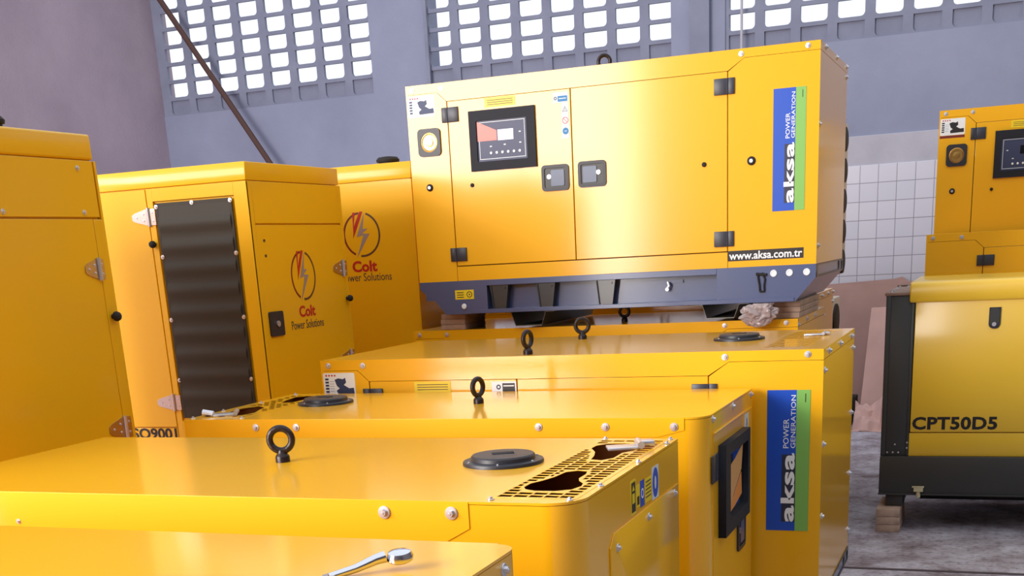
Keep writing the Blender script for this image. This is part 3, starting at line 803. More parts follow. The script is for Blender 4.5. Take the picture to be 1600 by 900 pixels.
def rounded_canopy(label, X0, X1, Y0, Y1, zt, flange, r, roundc, vent, holes, seam, ridge, group=None, zb=.17):
    """roundc = which plan corners are rounded (SW, SE, NE, NW); seam = polyline of the lid flange bottom at the rounded end"""
    T_ = thing('generator', label, 'generator', ((X0 + X1) / 2, (Y0 + Y1) / 2, 0), group)
    t = .010; ft = FR('t', 0)
    g = .002
    # roof sheet with the grille opening, over the full plan
    b = MB(); loops = [rrect(X0, Y0, X1, Y1, r, 8, roundc)]
    loops.append(rect(*vent))
    b.addmesh(fill(loops, zt - .006, zt), ft)
    # folded front flange
    fr = FR('f', Y0); xs = X1 - r - .002 if not seam else seam[0][0]
    pts = [(X0, zt - .001), (X0, zt - flange)] + ([(seam[-1][0], seam[-1][1])] + [q for q in seam[::-1][1:]] if seam else [(xs, zt - flange)]) + [(xs, zt - .001)]
    b.prism(pts, -t, .0015, fr)
    b.prism(rect(X0, zt - flange, X1 - r, zt - .001), -t, 0, FR('f', Y1) @ Matrix.Translation((0, 0, t - t)))
    b.prism(rect(Y0, zt - flange, Y1, zt - .001), -.0015, t, FR('s', X0))
    build('roof_cover', b, YEL, T_, smooth=20)
    # body wall: a tall shell following the plan outline
    out = rrect(X0 + .0015, Y0 + .001, X1, Y1, r, 10, roundc)
    inn = rrect(X0 + .02, Y0 + .02, X1 - .02, Y1 - .02, max(r - .02, .005), 10, roundc)
    b = MB(); b.addmesh(fill([out, inn], zb, zt - .0075), ft)
    b.addmesh(fill([inn], zt - .40, zt - .39), ft)
    build('canopy_body', b, YEL, T_, smooth=40)
    b = MB(); b.addmesh(fill([rrect(X0 + .022, Y0 + .022, X1 - .022, Y1 - .022, max(r - .022, .005), 10, roundc), rrect(X0 + .028, Y0 + .028, X1 - .028, Y1 - .028, max(r - .028, .005), 10, roundc)], zt - .15, zt - .012), ft)
    b.addmesh(fill([rrect(X0 + .022, Y0 + .022, X1 - .022, Y1 - .022, max(r - .022, .005), 10, roundc)], zt - .155, zt - .15), ft)
    build('added_liner', b, INNER, T_, smooth=20)  # added liner, its colour sets how bright the grille openings look
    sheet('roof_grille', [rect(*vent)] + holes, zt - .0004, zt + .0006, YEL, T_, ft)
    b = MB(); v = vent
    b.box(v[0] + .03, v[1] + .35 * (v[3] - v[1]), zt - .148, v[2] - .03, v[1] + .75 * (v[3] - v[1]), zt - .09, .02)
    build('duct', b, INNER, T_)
    ground_skid(T_, X0, X1, Y0, Y1, zb)
    return T_


rowG = 'yellow generator canopies in the near row'


def guitar(cx, cy_, s, ang=0, n=44):
    """pear-shaped opening"""
    pts = []
    for i in range(n):
        a = 2 * PI * i / n; r_ = 1 + .28 * math.cos(2 * a) + .22 * math.cos(a) - .10 * math.cos(3 * a)
        x, y = r_ * math.cos(a) * s, r_ * math.sin(a) * s * .92
        pts.append((cx + x * math.cos(ang) - y * math.sin(ang), cy_ + x * math.sin(ang) + y * math.cos(ang)))
    return pts


def inside(p, poly, grow):
    cx = sum(q[0] for q in poly) / len(poly); cyy = sum(q[1] for q in poly) / len(poly)
    P = [(cx + (q[0] - cx) * grow, cyy + (q[1] - cyy) * grow) for q in poly]; c = False; j = len(P) - 1
    for i in range(len(P)):
        if (P[i][1] > p[1]) != (P[j][1] > p[1]) and p[0] < (P[j][0] - P[i][0]) * (p[1] - P[i][1]) / (P[j][1] - P[i][1]) + P[i][0]: c = not c
        j = i
    return c


def near(p, poly, d):
    if inside(p, poly, 1): return True
    P2 = Vector(p)
    for i in range(len(poly)):
        a, c = Vector(poly[i - 1]), Vector(poly[i]); k = max(0, min(1, (P2 - a).dot(c - a) / max((c - a).length_squared, 1e-9)))
        if (P2 - (a + (c - a) * k)).length < d: return True
    return False


def slotgrid(x0, y0, x1, y1, nx, ny, cut, gx=.005, gy=.0095):
    out = []; w = (x1 - x0) / nx; h = (y1 - y0) / ny
    for j in range(ny):
        for i in range(nx):
            a, b_ = x0 + i * w, y0 + j * h; q = rect(a + gx / 2, b_ + gy / 2, a + w - gx / 2, b_ + h - gy / 2)
            ok = []; K = 8                                # a slot meeting a large opening is shortened
            for t_ in range(K):
                xa, xb = q[0][0] + (q[1][0] - q[0][0]) * t_ / K, q[0][0] + (q[1][0] - q[0][0]) * (t_ + 1) / K
                ok.append(not any(near(p, c, .006) for c in cut for p in rect(xa, q[0][1], xb, q[2][1])))
            best = (0, 0); t_ = 0
            while t_ < K:
                if ok[t_]:
                    u_ = t_
                    while u_ < K and ok[u_]: u_ += 1
                    if u_ - t_ > best[1] - best[0]: best = (t_, u_)
                    t_ = u_
                else: t_ += 1
            if best[1] - best[0] >= 2:
                xa, xb = q[0][0] + (q[1][0] - q[0][0]) * best[0] / K, q[0][0] + (q[1][0] - q[0][0]) * best[1] / K
                out.append(rect(xa, q[0][1], xb, q[2][1]))
    return out


# C: third canopy, grille on its left, control panel on its right side
cX0, cX1, cY0, cY1, cz = -2.832, -.850, 3.815, 4.59, 1.110
ventC = (cX0 + .03, cY0 + .06, cX0 + .235, cY1 - .03)
cutC = [[(-2.700,3.905), (-2.745,3.950), (-2.770,4.03), (-2.780,4.130), (-2.740,4.190), (-2.690,4.150), (-2.670,4.08), (-2.640,4.00), (-2.650,3.93)],
        [(-2.700,4.290), (-2.730,4.38), (-2.745,4.480), (-2.710,4.515), (-2.672,4.505), (-2.650,4.406), (-2.655,4.300)]]
holesC = cutC + hexgrid(ventC[0] + .008, ventC[1] + .008, ventC[2] - .008, ventC[3] - .008, .030, .0125, lambda x, y: any(near((x, y), c, .016) for c in cutC), sx_=1.15)
Cg = rounded_canopy('low yellow generator with a control panel on its rounded right end', cX0, cX1, cY0, cY1, cz, .068, .075, (0, 1, 0, 0), ventC, holesC,
                    [(cX1 - .072, cz - .001), (cX1 - .072, cz - .040), (cX1 - .16, cz - .062)], 0, rowG)
fC, sC, tC = FR('f', cY0), FR('s', cX1), FR('t', cz)
bolts(Cg, fC, [(-2.519, 1.081), (-2.349, 1.081), (-1.416, 1.081), (-1.184, 1.081), (-.955, 1.081)], .0135, .0015)
bolts(Cg, tC, [(-2.815, 3.85), (-2.815, 4.05), (-2.80, 4.30), (-2.80, 4.57), (-2.60, 4.575), (-2.60, 3.85)], .009)
bolts(Cg, sC, [(3.905, 1.092), (4.228, 1.092), (4.56, 1.092)], .0125)
lifting_eye(Cg, -1.801, 4.22, cz, 1.28)
exhaust_cover(Cg, -2.479, 4.265, cz, .110, 2.9)
fl = MB(); fl.box(-.05, -.03, 0, .03, .03, .008, .002); fl.tube([(.035, -.045, .010), (.035, .045, .010)], .009, 10); fl.tube([(-.05, 0, .008), (-.09, .01, .016)], .012, 10)
put('rain_flap', fl.mesh('rain_flap'), CHROME, Cg, FR('t', cz, cX0 + .115, cY0 + .115, 0, .5), 'zinc exhaust rain flap')
b = MB(); b.prism([(cY0 + .085, .25), (4.56, .25), (4.56, 1.042), (cY0 + .085, 1.042)], -.002, .003, sC); b.tube([(cX1 + .003, cY0 + .09, 1.045), (cX1 + .003, 4.55, 1.045)], .004, 6)
build('side_door', b, YEL, Cg)
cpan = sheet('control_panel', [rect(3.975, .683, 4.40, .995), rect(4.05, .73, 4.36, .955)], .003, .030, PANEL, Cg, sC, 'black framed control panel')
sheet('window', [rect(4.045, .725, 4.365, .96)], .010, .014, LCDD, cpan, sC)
sheet('window_shape', [[(4.06, .80), (4.09, .90), (4.20, .915), (4.34, .95), (4.31, .86), (4.18, .80), (4.12, .76)]], .014, .0150, mat('tan_fill', srgb(214, 158, 92), .5), cpan, sC)  # flat tan shape laid over the dark window
sheet('window_shape', [[(4.06, .735), (4.12, .755), (4.20, .80), (4.31, .85), (4.32, .77), (4.20, .75)]], .014, .0148, mat('orange_fill', srgb(226, 140, 58), .5), cpan, sC)  # flat orange shape below the tan one
block_hinge(Cg, sC, 3.875, .885, 3.972, .975, 3.93)
b = MB(); handle(Cg, FR('s', cX1, 0, 0, .003), 4.29, .555, 4.43, .690)
warning_strip(Cg, FR('s', cX1, 0, 0, .003), 4.43, .80, 4.50, 1.035)

# B: second canopy
bX0, bX1, bY0, bY1, bz = -2.857, -.838, 2.473, 3.39, 1.110
ventB = (bX1 - .223, bY0 + .050, bX1 - .018, bY1 - .025)
cutB = [[(-1.028,2.650), (-1.029,2.697), (-1.012,2.734), (-.998,2.784), (-.992,2.850), (-.968,2.873), (-.940,2.866), (-.931,2.825), (-.931,2.771), (-.921,2.741), (-.900,2.708), (-.893,2.674), (-.903,2.632), (-.937,2.609), (-.987,2.609), (-1.015, 2.625)],
        [(-1.040,3.213), (-1.040,3.260), (-1.016,3.294), (-.975,3.304), (-.929,3.292), (-.906,3.248), (-.908,3.180), (-.930,3.140), (-.930,3.061), (-.952,3.022), (-.985,3.035), (-.994,3.093), (-1.010,3.152)]]
holesB = cutB + slotgrid(ventB[0] + .008, ventB[1] + .008, ventB[2] - .010, ventB[3] - .008, 5, 26, cutB, .0045, .0085)
Bg = rounded_canopy('low yellow generator with slotted roof grille at its right, second from the front', bX0, bX1, bY0, bY1, bz, .100, .085, (0, 1, 0, 0), ventB, holesB,
                    [(-1.097, bz - .001), (-1.097, bz - .062), (-1.167, bz - .100)], 0, rowG)
fB, sB, tB = FR('f', bY0), FR('s', bX1), FR('t', bz)
bolts(Bg, fB, [(-1.310, 1.081), (-1.139, 1.083)], .0155, .0015); bolts(Bg, fB, [(-2.407, 1.030)], .007, .0015)
bolts(Bg, tB, [(-1.052, 2.50), (-.868, 2.512), (-.848, 2.68), (-.846, 3.00), (-1.05, 3.378), (-.856, 3.375), (-.848, 3.30)], .0085, .0006)
lifting_eye(Bg, -1.875, 2.955, bz, .34, 1.05)
exhaust_cover(Bg, -1.209, 2.975, bz, .108, .45)
fl = MB(); fl.box(-.055, -.032, .0, .03, .032, .007, .002); fl.tube([(.035, -.04, .012), (.035, .04, .012)], .010, 10); fl.box(.03, -.022, .006, .075, .022, .02, .003)
put('rain_flap', fl.mesh('rain_flap'), CHROME, Bg, FR('t', bz, bX1 - .10, bY0 + .74, .001, .4), 'zinc exhaust rain flap')
b = MB(); b.prism([(2.70, .25), (3.375, .25), (3.375, .985), (2.735, .985), (2.70, .955)], 0, .004, sB, bev=.001); build('side_door', b, YEL, Bg)
bolts(Bg, FR('s', bX1, 0, 0, .004), [(2.757, .944), (3.049, .958), (3.326, .966), (2.757, .5)], .011)
o = sheet('warning_sticker', [rect(2.893, .992, 2.940, 1.080)], 0, .001, LYEL, Bg, sB)
sheet('printed_mark', [rect(2.899, .998, 2.934, 1.074), [(2.904, 1.052), (2.929, 1.052), (2.9165, 1.069)], rect(2.904, 1.020, 2.929, 1.046)], .001, .0014, INK, o, sB)
o = sheet('warning_sticker', [rect(2.945, 1.002, 2.975, 1.060)], 0, .001, LYEL, Bg, sB)
sheet('printed_mark', [rect(2.950, 1.008, 2.970, 1.030)], .001, .0014, INK, o, sB)
o = sheet('blue_sticker', [rect(2.982, .996, 3.020, 1.064)], 0, .001, LBLUE, Bg, sB)
sheet('printed_symbol', [ell(3.001, 1.03, .013), ell(3.001, 1.03, .009)], .001, .0014, WHITE, o, sB)
o = sheet('yellow_sticker', [rect(3.028, .998, 3.090, 1.060)], 0, .001, LYEL, Bg, sB)
sheet('printed_lines', [rect(3.033, 1.01 + .01 * k, 3.085, 1.013 + .01 * k) for k in range(5)], .001, .0014, INK, o, sB)
o = sheet('blue_sticker', [rect(3.098, .990, 3.165, 1.078)], 0, .001, WARNB, Bg, sB)
sheet('printed_symbol', [ell(3.131, 1.034, .029, .040), ell(3.131, 1.034, .010, .018)], .001, .0014, LBLUE, o, sB)

# A: nearest canopy, only the back of its roof in view
aX0, aX1, aY0, aY1, az = -2.85, -.829, 1.18, 2.095, 1.110
ventA = (aX1 - .24, aY0 + .05, aX1 - .06, aY1 - .35)
holesA = slotgrid(ventA[0] + .008, ventA[1] + .008, ventA[2] - .008, ventA[3] - .008, 5, 14, [])
Ag = rounded_canopy('nearest yellow generator, with a chrome exhaust elbow standing on its roof', aX0, aX1, aY0, aY1, az, .100, .045, (0, 0, 1, 0), ventA, holesA, [], 0, rowG)
bolts(Ag, FR('s', aX1), [(2.01, 1.083), (1.6, 1.083)], .0135)
b = MB(); cxx, cyy = -1.06, 1.76
pts = [(cxx - .01, cyy - .03, az), (cxx, cyy - .02, az + .015)]
b.tube([(-1.075, 1.80, az + .004), (-1.04, 1.835, az + .012), (-1.012, 1.862, az + .023), (-.998, 1.872, az + .026)], [.007, .008, .010, .011], 14)
b.lathe([(.020, 0), (.024, .003), (.025, .010), (.021, .018), (.010, .021)], 26, Matrix.Translation((-.978, 1.89, az + .014)) @ Matrix.Rotation(.12, 4, 'X'))
b.cyl(-1.075, 1.80, az, az + .008, .012, n=14)
build('exhaust_elbow', b, MIRROR, Ag, 'chrome exhaust elbow with cap')


# ------------------------------------------------------------------ tall cabinets on the left
def slab(parent, name, frame, u0, v0, u1, v1, t=.012, m_=None, bev=.002):
    b = MB(); b.prism(rect(u0, v0, u1, v1), -t, 0, frame, bev=bev); return build(name, b, m_ or YTALL, parent, smooth=20)


def tlid(b, x0, y0, z0, x1, y1, z1, lean=.008):
    t = bmesh.new(); bmesh.ops.create_cube(t, size=1)
    for v in t.verts:
        up = v.co.z > 0
        v.co = Vector((x1 if v.co.x > 0 else x0, (y1 if v.co.y > 0 else y0 + (lean if up else 0)), z1 if up else z0))
    bmesh.ops.bevel(t, geom=t.edges[:], offset=.004, segments=2, profile=.5, affect='EDGES'); b.add(t)


tallG = 'tall yellow generator cabinets along the left'
# H
hX0, hX1, hY0, hY1, hz = -5.35, -3.204, 5.0, 5.86, 2.093
Hg = thing('generator_cabinet', 'tall yellow generator cabinet with a black louvred panel and ring logo on its side', 'generator', ((hX0 + hX1) / 2, (hY0 + hY1) / 2, 0), tallG)
fH, sH = FR('f', hY0), FR('s', hX1)
b = MB(); b.box(hX0 + .012, hY0 + .012, .12, hX1 - .012, hY1 - .012, hz - .03); build('cabinet_core', b, YTALL, Hg)
b = MB(); tlid(b, hX0, hY0, hz - .079, hX1, hY1, hz); build('roof_cover', b, YTALL, Hg)
slab(Hg, 'front_panel', fH, -3.752, .12, -3.720, hz - .082); slab(Hg, 'front_panel', fH, -3.275, .12, hX1, hz - .082)
slab(Hg, 'front_panel', fH, -3.720, 1.955, -3.275, hz - .082, bev=0); slab(Hg, 'front_panel', fH, -3.720, .12, -3.275, .94, bev=0)
slab(Hg, 'door', fH, -4.70, .91, -3.757, hz - .084); slab(Hg, 'front_panel', fH, hX0, .12, -4.705, hz - .084); slab(Hg, 'skirt_panel', fH, -4.70, .12, -3.757, .905)
slab(Hg, 'side_panel', sH, hY0 + .001, .12, hY0 + .040, hz - .082, bev=0); slab(Hg, 'side_panel', sH, hY1 - .018, .12, hY1, hz - .082)
slab(Hg, 'side_panel', sH, hY0 + .0415, 1.829, hY1 - .0195, hz - .082); dH = slab(Hg, 'side_door', sH, hY0 + .0415, .12, hY1 - .0195, 1.8215)
slab(Hg, 'rear_panel', FR('f', hY1), hX0, .12, hX1, hz - .082, .012)
b = MB(); b.prism(rect(hY0 + .012, .12, hY1, hz - .082), 0, .012, FR('s', hX0)); build('side_panel', b, YTALL, Hg)
b = MB(); b.box(hX0 + .02, hY0 + .02, 0, hX1 - .02, hY1 - .02, .12, .004); build('skid_base', b, SKID, Hg)
# louvre panel with rounded ridges
gx0, gx1, gz0, gz1 = -3.705, -3.287, .955, 1.945
b = MB(); prof = []
n = 9; st = (gz1 - gz0 - .10) / n
prof.append((0, gz1)); prof.append((0.004, gz1)); prof.append((.004, gz1 - .06))
for k in range(n):
    z0_ = gz1 - .06 - k * st
    for q in range(1, 9):
        a = q / 8; prof.append((.004 + .011 * (math.sin(PI * a) ** 1.5 if a > .0 else 0) * (1 - .35 * a), z0_ - st * (a * .82)))
    prof.append((.004, z0_ - st))
prof += [(.004, gz0), (0, gz0)]
poly = [(z_, h_) for h_, z_ in prof]
t = bmesh.new(); L_ = [t.verts.new((gx0 + .012, hY0 - h_ - .001, z_)) for h_, z_ in prof]; R_ = [t.verts.new((gx1 - .012, hY0 - h_ - .001, z_)) for h_, z_ in prof]
for i in range(len(prof) - 1): t.faces.new((L_[i], L_[i + 1], R_[i + 1], R_[i]))
t.faces.new((L_[0], R_[0], R_[-1], L_[-1])); t.faces.new(L_); t.faces.new(R_[::-1])
bmesh.ops.recalc_face_normals(t, faces=t.faces); b.add(t)
b.box(gx0, hY0 - .006, gz0, gx0 + .012, hY0 + .001, gz1); b.box(gx1 - .012, hY0 - .006, gz0, gx1, hY0 + .001, gz1); b.box(gx0, hY0 - .006, gz1 - .012, gx1, hY0 + .001, gz1)
lv = build('louvre_panel', b, LOUV, Hg, 'black louvred panel'); lv
bolts(lv, FR('f', hY0, 0, 0, .006), [(-3.700, 1.930), (-3.501, 1.937), (-3.293, 1.934), (-3.293, 1.706), (-3.293, 1.421), (-3.293, 1.137), (-3.700, 1.707), (-3.700, 1.420), (-3.700, 1.137)], .010)
strap_hinge(Hg, fH, -3.845, 1.888, -3.712); strap_hinge(Hg, fH, -3.850, 1.030, -3.712)
bumper_knob(Hg, fH, -3.738, 1.766)
text('lettering', 'ISO9001', (-4.048, .850, -3.762, .905), .001, INK, Hg, fH, bold=.03)
# I is outside, hidden behind the neighbour as in the view
logo(Hg, sH, 5.420, 1.587, .115, .116)
text('logo_lettering', 'Colt', (5.345, 1.393, 5.500, 1.447), .001, RED, Hg, sH, bold=.03)
text('logo_lettering', 'Power Solutions', (5.262, 1.338, 5.572, 1.380), .001, DARKINK, Hg, sH)
lk = sheet('door_lock', [rrect(5.064, 1.322, 5.186, 1.435, .010)], 0, .008, PLAS, Hg, sH)
put('lock_barrel', MB().cyl(0, 0, 0, .006, .014, n=16).mesh('lock_barrel'), CHROME, lk, sH @ Matrix.Translation((5.13, 1.378, .008)))
strap_hinge(Hg, sH, 5.722, 1.610, 5.86); bumper_knob(Hg, sH, 5.835, 1.458); strap_hinge(Hg, sH, 5.722, 1.160, 5.86)
for v_ in (1.753, 1.686):
    sheet('keyhole_mark', [ell(5.10, v_, .010, .007)], 0, .001, BROWNINK, Hg, sH)

# H2 behind
kX0, kX1, kY0, kY1, kz = -5.0, -3.098, 6.5, 7.6, 2.150
Kg = thing('generator_cabinet', 'tall yellow generator cabinet with a ring logo on its front, behind the louvred one', 'generator', ((kX0 + kX1) / 2, (kY0 + kY1) / 2, 0), tallG)
fK, sK = FR('f', kY0), FR('s', kX1)
b = MB(); b.box(kX0 + .012, kY0 + .012, .12, kX1 - .012, kY1 - .012, kz - .03); build('cabinet_core', b, YTALL, Kg)
b = MB(); tlid(b, kX0, kY0, kz - .088, kX1, kY1, kz); build('roof_cover', b, YTALL, Kg)
slab(Kg, 'front_panel', fK, kX0, .12, kX1, kz - .091); slab(Kg, 'side_panel', sK, kY0 + .013, .12, kY1, kz - .091)
slab(Kg, 'rear_panel', FR('f', kY1), kX0, .12, kX1, kz - .091)
b = MB(); b.prism(rect(kY0 + .012, .12, kY1, kz - .091), 0, .012, FR('s', kX0)); build('side_panel', b, YTALL, Kg)
b = MB(); b.box(kX0 + .02, kY0 + .02, 0, kX1 - .02, kY1 - .02, .12, .004); build('skid_base', b, SKID, Kg)
logo(Kg, fK, -3.434, 1.782, .118, .122)
text('logo_lettering', 'Colt', (-3.512, 1.578, -3.352, 1.640), .001, RED, Kg, fK, bold=.035)
text('logo_lettering', 'Power Solutions', (-3.588, 1.528, -3.265, 1.572), .001, DARKINK, Kg, fK)


def chimney_cap(parent, x, y, z, s=1.0):
    b = MB(); b.cyl(x, y, z, z + .02 * s, .055 * s, n=24); b.lathe([(.065 * s, .02 * s), (.067 * s, .032 * s), (.055 * s, .045 * s), (.02 * s, .05 * s)], 28, Matrix.Translation((x, y, z)))
    return build('exhaust_cap', b, BLK, parent, 'black exhaust cap')


chimney_cap(Kg, -3.34, 6.72, kz)

# G: nearest on the left
gX0, gX1, gY0, gY1, gz = -4.45, -3.2, 2.35, 3.98, 2.141
Gg = thing('generator_cabinet', 'tall plain yellow generator cabinet at the left edge with zinc strap hinges', 'generator', ((gX0 + gX1) / 2, (gY0 + gY1) / 2, 0), tallG)
sG = FR('s', gX1)
b = MB(); b.box(gX0 + .012, gY0 + .012, .12, gX1 - .012, gY1 - .012, gz - .03); build('cabinet_core', b, YTALL, Gg)
b = MB(); b.box(gX0, gY0, gz - .090, gX1, gY1, gz, .010, 3); build('roof_cover', b, YTALL, Gg)
slab(Gg, 'side_panel', sG, gY0, 1.850, gY1 - .012, gz - .093)
slab(Gg, 'side_door', sG, gY0, .30, 3.925, 1.843); slab(Gg, 'side_panel', sG, 3.929, .12, gY1, 1.843, bev=.004); slab(Gg, 'skirt_panel', sG, gY0, .12, 3.926, .296)
slab(Gg, 'rear_panel', FR('f', gY1), gX0, .12, gX1 - .002, gz - .093, .012); slab(Gg, 'front_panel', FR('f', gY0), gX0, .12, gX1 - .013, gz - .093, .012)
b = MB(); b.prism(rect(gY0 + .012, .12, gY1, gz - .093), 0, .012, FR('s', gX0)); build('side_panel', b, YTALL, Gg)
b = MB(); b.box(gX0 + .02, gY0 + .02, 0, gX1 - .02, gY1 - .02, .12, .004); build('skid_base', b, SKID, Gg)
strap_hinge(Gg, sG, 3.838, 1.664, 3.945); strap_hinge(Gg, sG, 3.835, 1.066, 3.966, 1.1)
bumper_knob(Gg, sG, 3.955, 1.488, .018)
bolts(Gg, sG, [(3.882, 2.020), (3.470, 1.866), (3.884, 1.866)], .010)
chimney_cap(Gg, -3.30, 3.575, gz, .9)

# ------------------------------------------------------------------ right-hand stack
rightG = 'orange-lit generators stacked at the right'
Rg = aksa('upper yellow generator at the right edge, with brass port, engine badge and control panel', -.462, 9.0, 1.388, D=1.0, group=rightG, front=2, red=False, foot=True, vent=False, skid_detail=False)
R2 = aksa('yellow generator at the right edge, its black hinge just above the lemon yellow lid', -.462, 8.2, .630, D=.75, group=rightG, front=0, dx0=.332, vent=False, skid_detail=False)
block_hinge(R2, FR('f', 8.2), -.166, 1.408, -.066, 1.470, -.130)
# supports out of view
b = MB()
Q = aksa('yellow generator hidden behind the right-hand ones, carrying the upper one', -.44, 9.05, .24, D=.93, H=.95, group=rightG, front=0, vent=False, skid_detail=False)
for nm, xx, yy, zz, ln in (('under the right rear generator, left end', -.1, 9.15, .067, .7), ('under the right rear generator, right end', 1.2, 9.15, .067, .7)):
    wood_block('wooden floor block ' + nm, xx, xx + .18, yy, yy + ln, 0, zz, 'floor blocks')
for xx, nm in ((-.15, 'left'), (1.15, 'right')):
    T_ = thing('timber_trestle', 'timber trestle under the %s end of the middle generator on the right' % nm, 'trestle', (xx + .1, 8.5, 0), 'trestles')
    for k in range(5):
        b = MB(); b.box(xx + .01 * (k % 2), 8.3, k * .0916 + .0003, xx + .2 - .01 * (k % 2), 8.85, (k + 1) * .0916 - .0003, .004); build('beam', b, WOOD, T_)
    b = MB()
for xx, nm in ((-.1, 'left'), (1.2, 'right')):
    wood_block('packing block on the rear right generator, %s end' % nm, xx, xx + .16, 9.15, 9.85, 1.1905, 1.2165, 'packing blocks')

# CPT unit
pX0, pY0, pY1 = -.455, 7.165, 7.98
Pg = thing('generator', 'lemon yellow generator with black end section and black model lettering on a dark skid', 'generator', (.6, 7.6, 0), None)
fP, sP = FR('f', pY0), FR('s', 2.0)
b = MB(); b.box(-.598, pY0 - .015, .205, 2.0, pY1, .424, .006); b.box(-.60, pY0 - .02, .205, 2.0, pY0 - .01, .215)
sk = build('skid_base', b, DARK, Pg)
b = MB(); b.box(-.597, pY0 + .006, .424, -.446, pY1, 1.300, .004); b.box(-.597, pY0, .424, -.572, pY0 + .01, 1.300, .002); b.box(-.46, pY0, .424, -.446, pY0 + .01, 1.300, .002)
es = build('end_section', b, DARK, Pg, 'black end section')
b = MB(); b.box(-.605, pY0 - .004, 1.300, -.44, pY1 + .01, 1.316, .003); b.box(-.600, pY1 - .05, 1.316, -.45, pY1, 1.326, .003)
build('top_flange', b, RUSTTOP, es, 'dusty brown top flange')
bolts(es, FR('t', 1.316), [(-.58, pY0 + .10), (-.58, pY0 + .30), (-.58, pY0 + .5), (-.58, pY0 + .7), (-.53, pY1 - .10), (-.48, pY1 - .1)], .010)
b = MB(); b.box(-.446, pY0 + .004, .424, 2.0, pY1, .553, .003); build('lower_panel', b, YLEM, Pg)
b = MB(); b.box(-.442, pY0, .558, 2.0, pY1, 1.270, .004); dr = build('door_panel', b, YLEM, Pg)
# lid with a rolled front edge
prof = [(-.012, 1.262), (-.020, 1.275), (-.022, 1.330), (-.018, 1.352), (-.006, 1.364), (.012, 1.369), (.815, 1.369), (.825, 1.36), (.825, 1.262)]
t = bmesh.new(); x0_, x1_ = -.474, 2.02
A_ = [t.verts.new((x0_, pY0 + a, z_)) for a, z_ in prof]; B_ = [t.verts.new((x1_, pY0 + a, z_)) for a, z_ in prof]
for i in range(len(prof)): t.faces.new((A_[i], A_[(i + 1) % len(prof)], B_[(i + 1) % len(prof)], B_[i]))
fa = t.faces.new(A_[::-1]); t.faces.new(B_); bmesh.ops.recalc_face_normals(t, faces=t.faces)
bmesh.ops.bevel(t, geom=[e for e in fa.edges], offset=.010, segments=3, profile=.5, affect='EDGES')
b = MB(); b.add(t); build('lid', b, YLEM, Pg, smooth=50)
lt = sheet('latch', [rrect(-.066, 1.112, -.008, 1.222, .026, 6, (1, 1, 0, 0))], 0, .008, PLAS, Pg, fP, 'black drop latch')
sheet('latch_recess', [rrect(-.060, 1.130, -.014, 1.216, .015)], .008, .010, DARK, lt, fP)
put('lock_barrel', MB().cyl(0, 0, .008, .014, .011, n=16).mesh('lock_barrel'), CHROME, lt, fP @ Matrix.Translation((-.038, 1.135, 0)))
text('lettering', 'CPT50D5', (-.432, .572, .012, .644), .001, INK, Pg, fP, bold=.035, space=1.05)
bolts(es, FR('f', pY0), [(-.520, .49), (-.56, .445), (-.53, .445), (-.50, .445)], .005)
bolts(es, FR('f', pY0), [(-.455, .50), (-.455, .47)], .005)
for xx in (-.560, 1.7):
    b = MB(); b.box(xx, pY0 + .01, .135, xx + .095, pY0 + .50, .205, .004); build('foot', b, DARK, Pg)
b = MB(); b.box(-.40, pY0 + .50, .08, 1.9, pY0 + .55, .205, .004); build('underside_shade_bar', b, DARK, Pg)  # added dark bar stands in for the shade under the skid
b = MB(); b.box(-.415, pY0 - .035, .250, -.350, pY0 - .02, .258, .001); b.cyl(-.38, pY0 - .02, .195, .232, .012, n=12); b.box(-.405, pY0 - .035, .228, -.355, pY0 - .01, .252)
build('drain_valve', b, mat('pale_brass_tag', srgb(200, 190, 150), .4), Pg)
wood_block('splintered wooden block under the left foot of the lemon yellow generator', -.600, -.470, 7.08, 7.45, 0, .1345, 'floor blocks')
wood_block('wooden block under the right foot of the lemon yellow generator', 1.68, 1.82, 7.1, 7.45, 0, .1345, 'floor blocks')


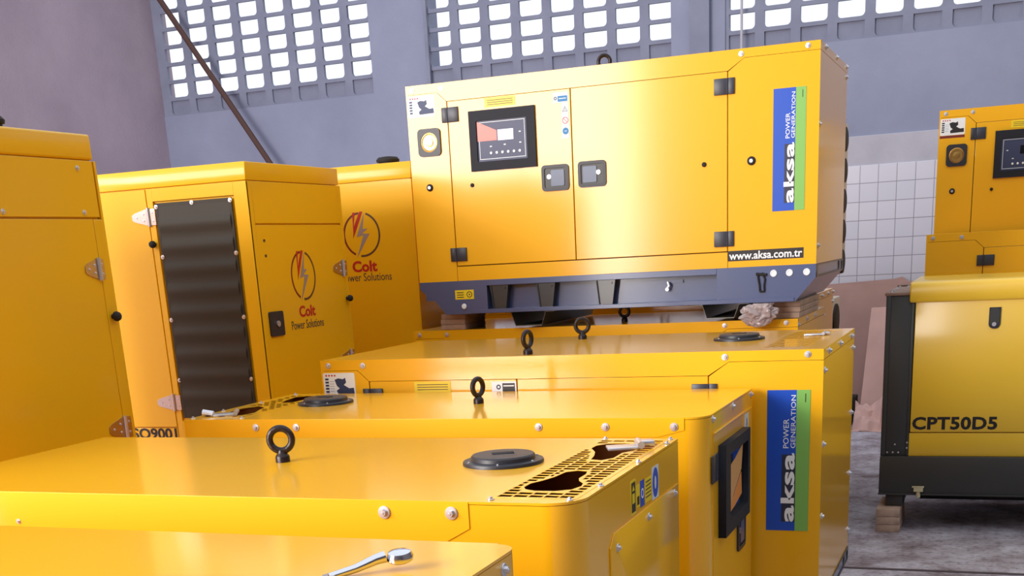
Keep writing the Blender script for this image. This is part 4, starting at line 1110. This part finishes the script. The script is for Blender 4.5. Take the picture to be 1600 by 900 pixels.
# ------------------------------------------------------------------ cardboard leaning on the tiled wall
def card(label, pts, y_top, y_bot, th, m_, creases=(), seed=1, name='cardboard_sheet'):
    """outline in (x,z); leans from y_bot at the floor to y_top"""
    zt_ = max(p[1] for p in pts)
    me = fill([pts] + list(creases), 0, th)
    bmx = bmesh.new(); bmx.from_mesh(me); bpy.data.meshes.remove(me)
    bmesh.ops.triangulate(bmx, faces=bmx.faces); bmesh.ops.subdivide_edges(bmx, edges=bmx.edges, cuts=4, use_grid_fill=True)
    for v in bmx.verts:
        k = v.co.y / zt_; yy = y_bot + (y_top - y_bot) * k
        w = noise.noise(Vector((v.co.x * 3 + seed, v.co.y * 2.2, seed))) * .02 * min(1, 4 * k)
        v.co = Vector((v.co.x, yy - v.co.z - w - .02 * (1 - k), v.co.y))
    mb = MB(); mb.add(bmx); o_ = build(name, mb, m_, None); tag(o_, label, 'cardboard', 'flattened cardboard against the tiles'); return o_


card('large flattened brown cardboard sheet leaning on the tiled wall, with two hand slots', [(-1.62, 0), (-.20, 0), (-.22, 1.16), (-.80, 1.20), (-.86, 1.24), (-.93, 1.225), (-1.62, 1.195)], 11.90, 11.62, .02, CARD,
     [rect(-1.115, .78, -1.105, .95), rect(-.985, .78, -.975, .95), rect(-1.11, .93, -.98, .945)], 3)
card('narrow pale cardboard strip leaning in front of the large sheet', [(-1.14, .02), (-.72, 0), (-.72, 1.0), (-1.09, .995), (-1.11, .6)], 11.62, 11.30, .02, CARD2, [], 8)
T_ = None
t = bmesh.new(); bmesh.ops.create_grid(t, x_segments=26, y_segments=18, size=1)
for v in t.verts:
    x, y = v.co.x, v.co.y
    z_ = .13 + .14 * noise.noise(Vector((x * 1.6, y * 1.4, 4))) + .06 * abs(noise.noise(Vector((x * 2.6, y * 2, 1)))) + .12 * y - .05 * abs(x)
    v.co = Vector((-.96 + x * .20, 11.05 + y * .16 + .05 * noise.noise(Vector((x * 3, y, 9))), max(.004, z_)))
b = MB(); b.add(t); o = build('crumpled_cardboard', b, CARD2, None, smooth=20)
o.modifiers.new('thick', 'SOLIDIFY').thickness = .006
tag(o, 'crumpled torn cardboard lying on the floor at the foot of the sheets', 'cardboard')
b = MB()
for x0_, z0_, x1_, z1_ in ((-1.40, .005, -1.17, .25),):
    b.box(x0_, 11.30, z0_, x1_, 11.48, z1_, .01)
o = build('black_box', b, BLK, None); tag(o, 'small black box on the floor beside the crumpled cardboard', 'box')
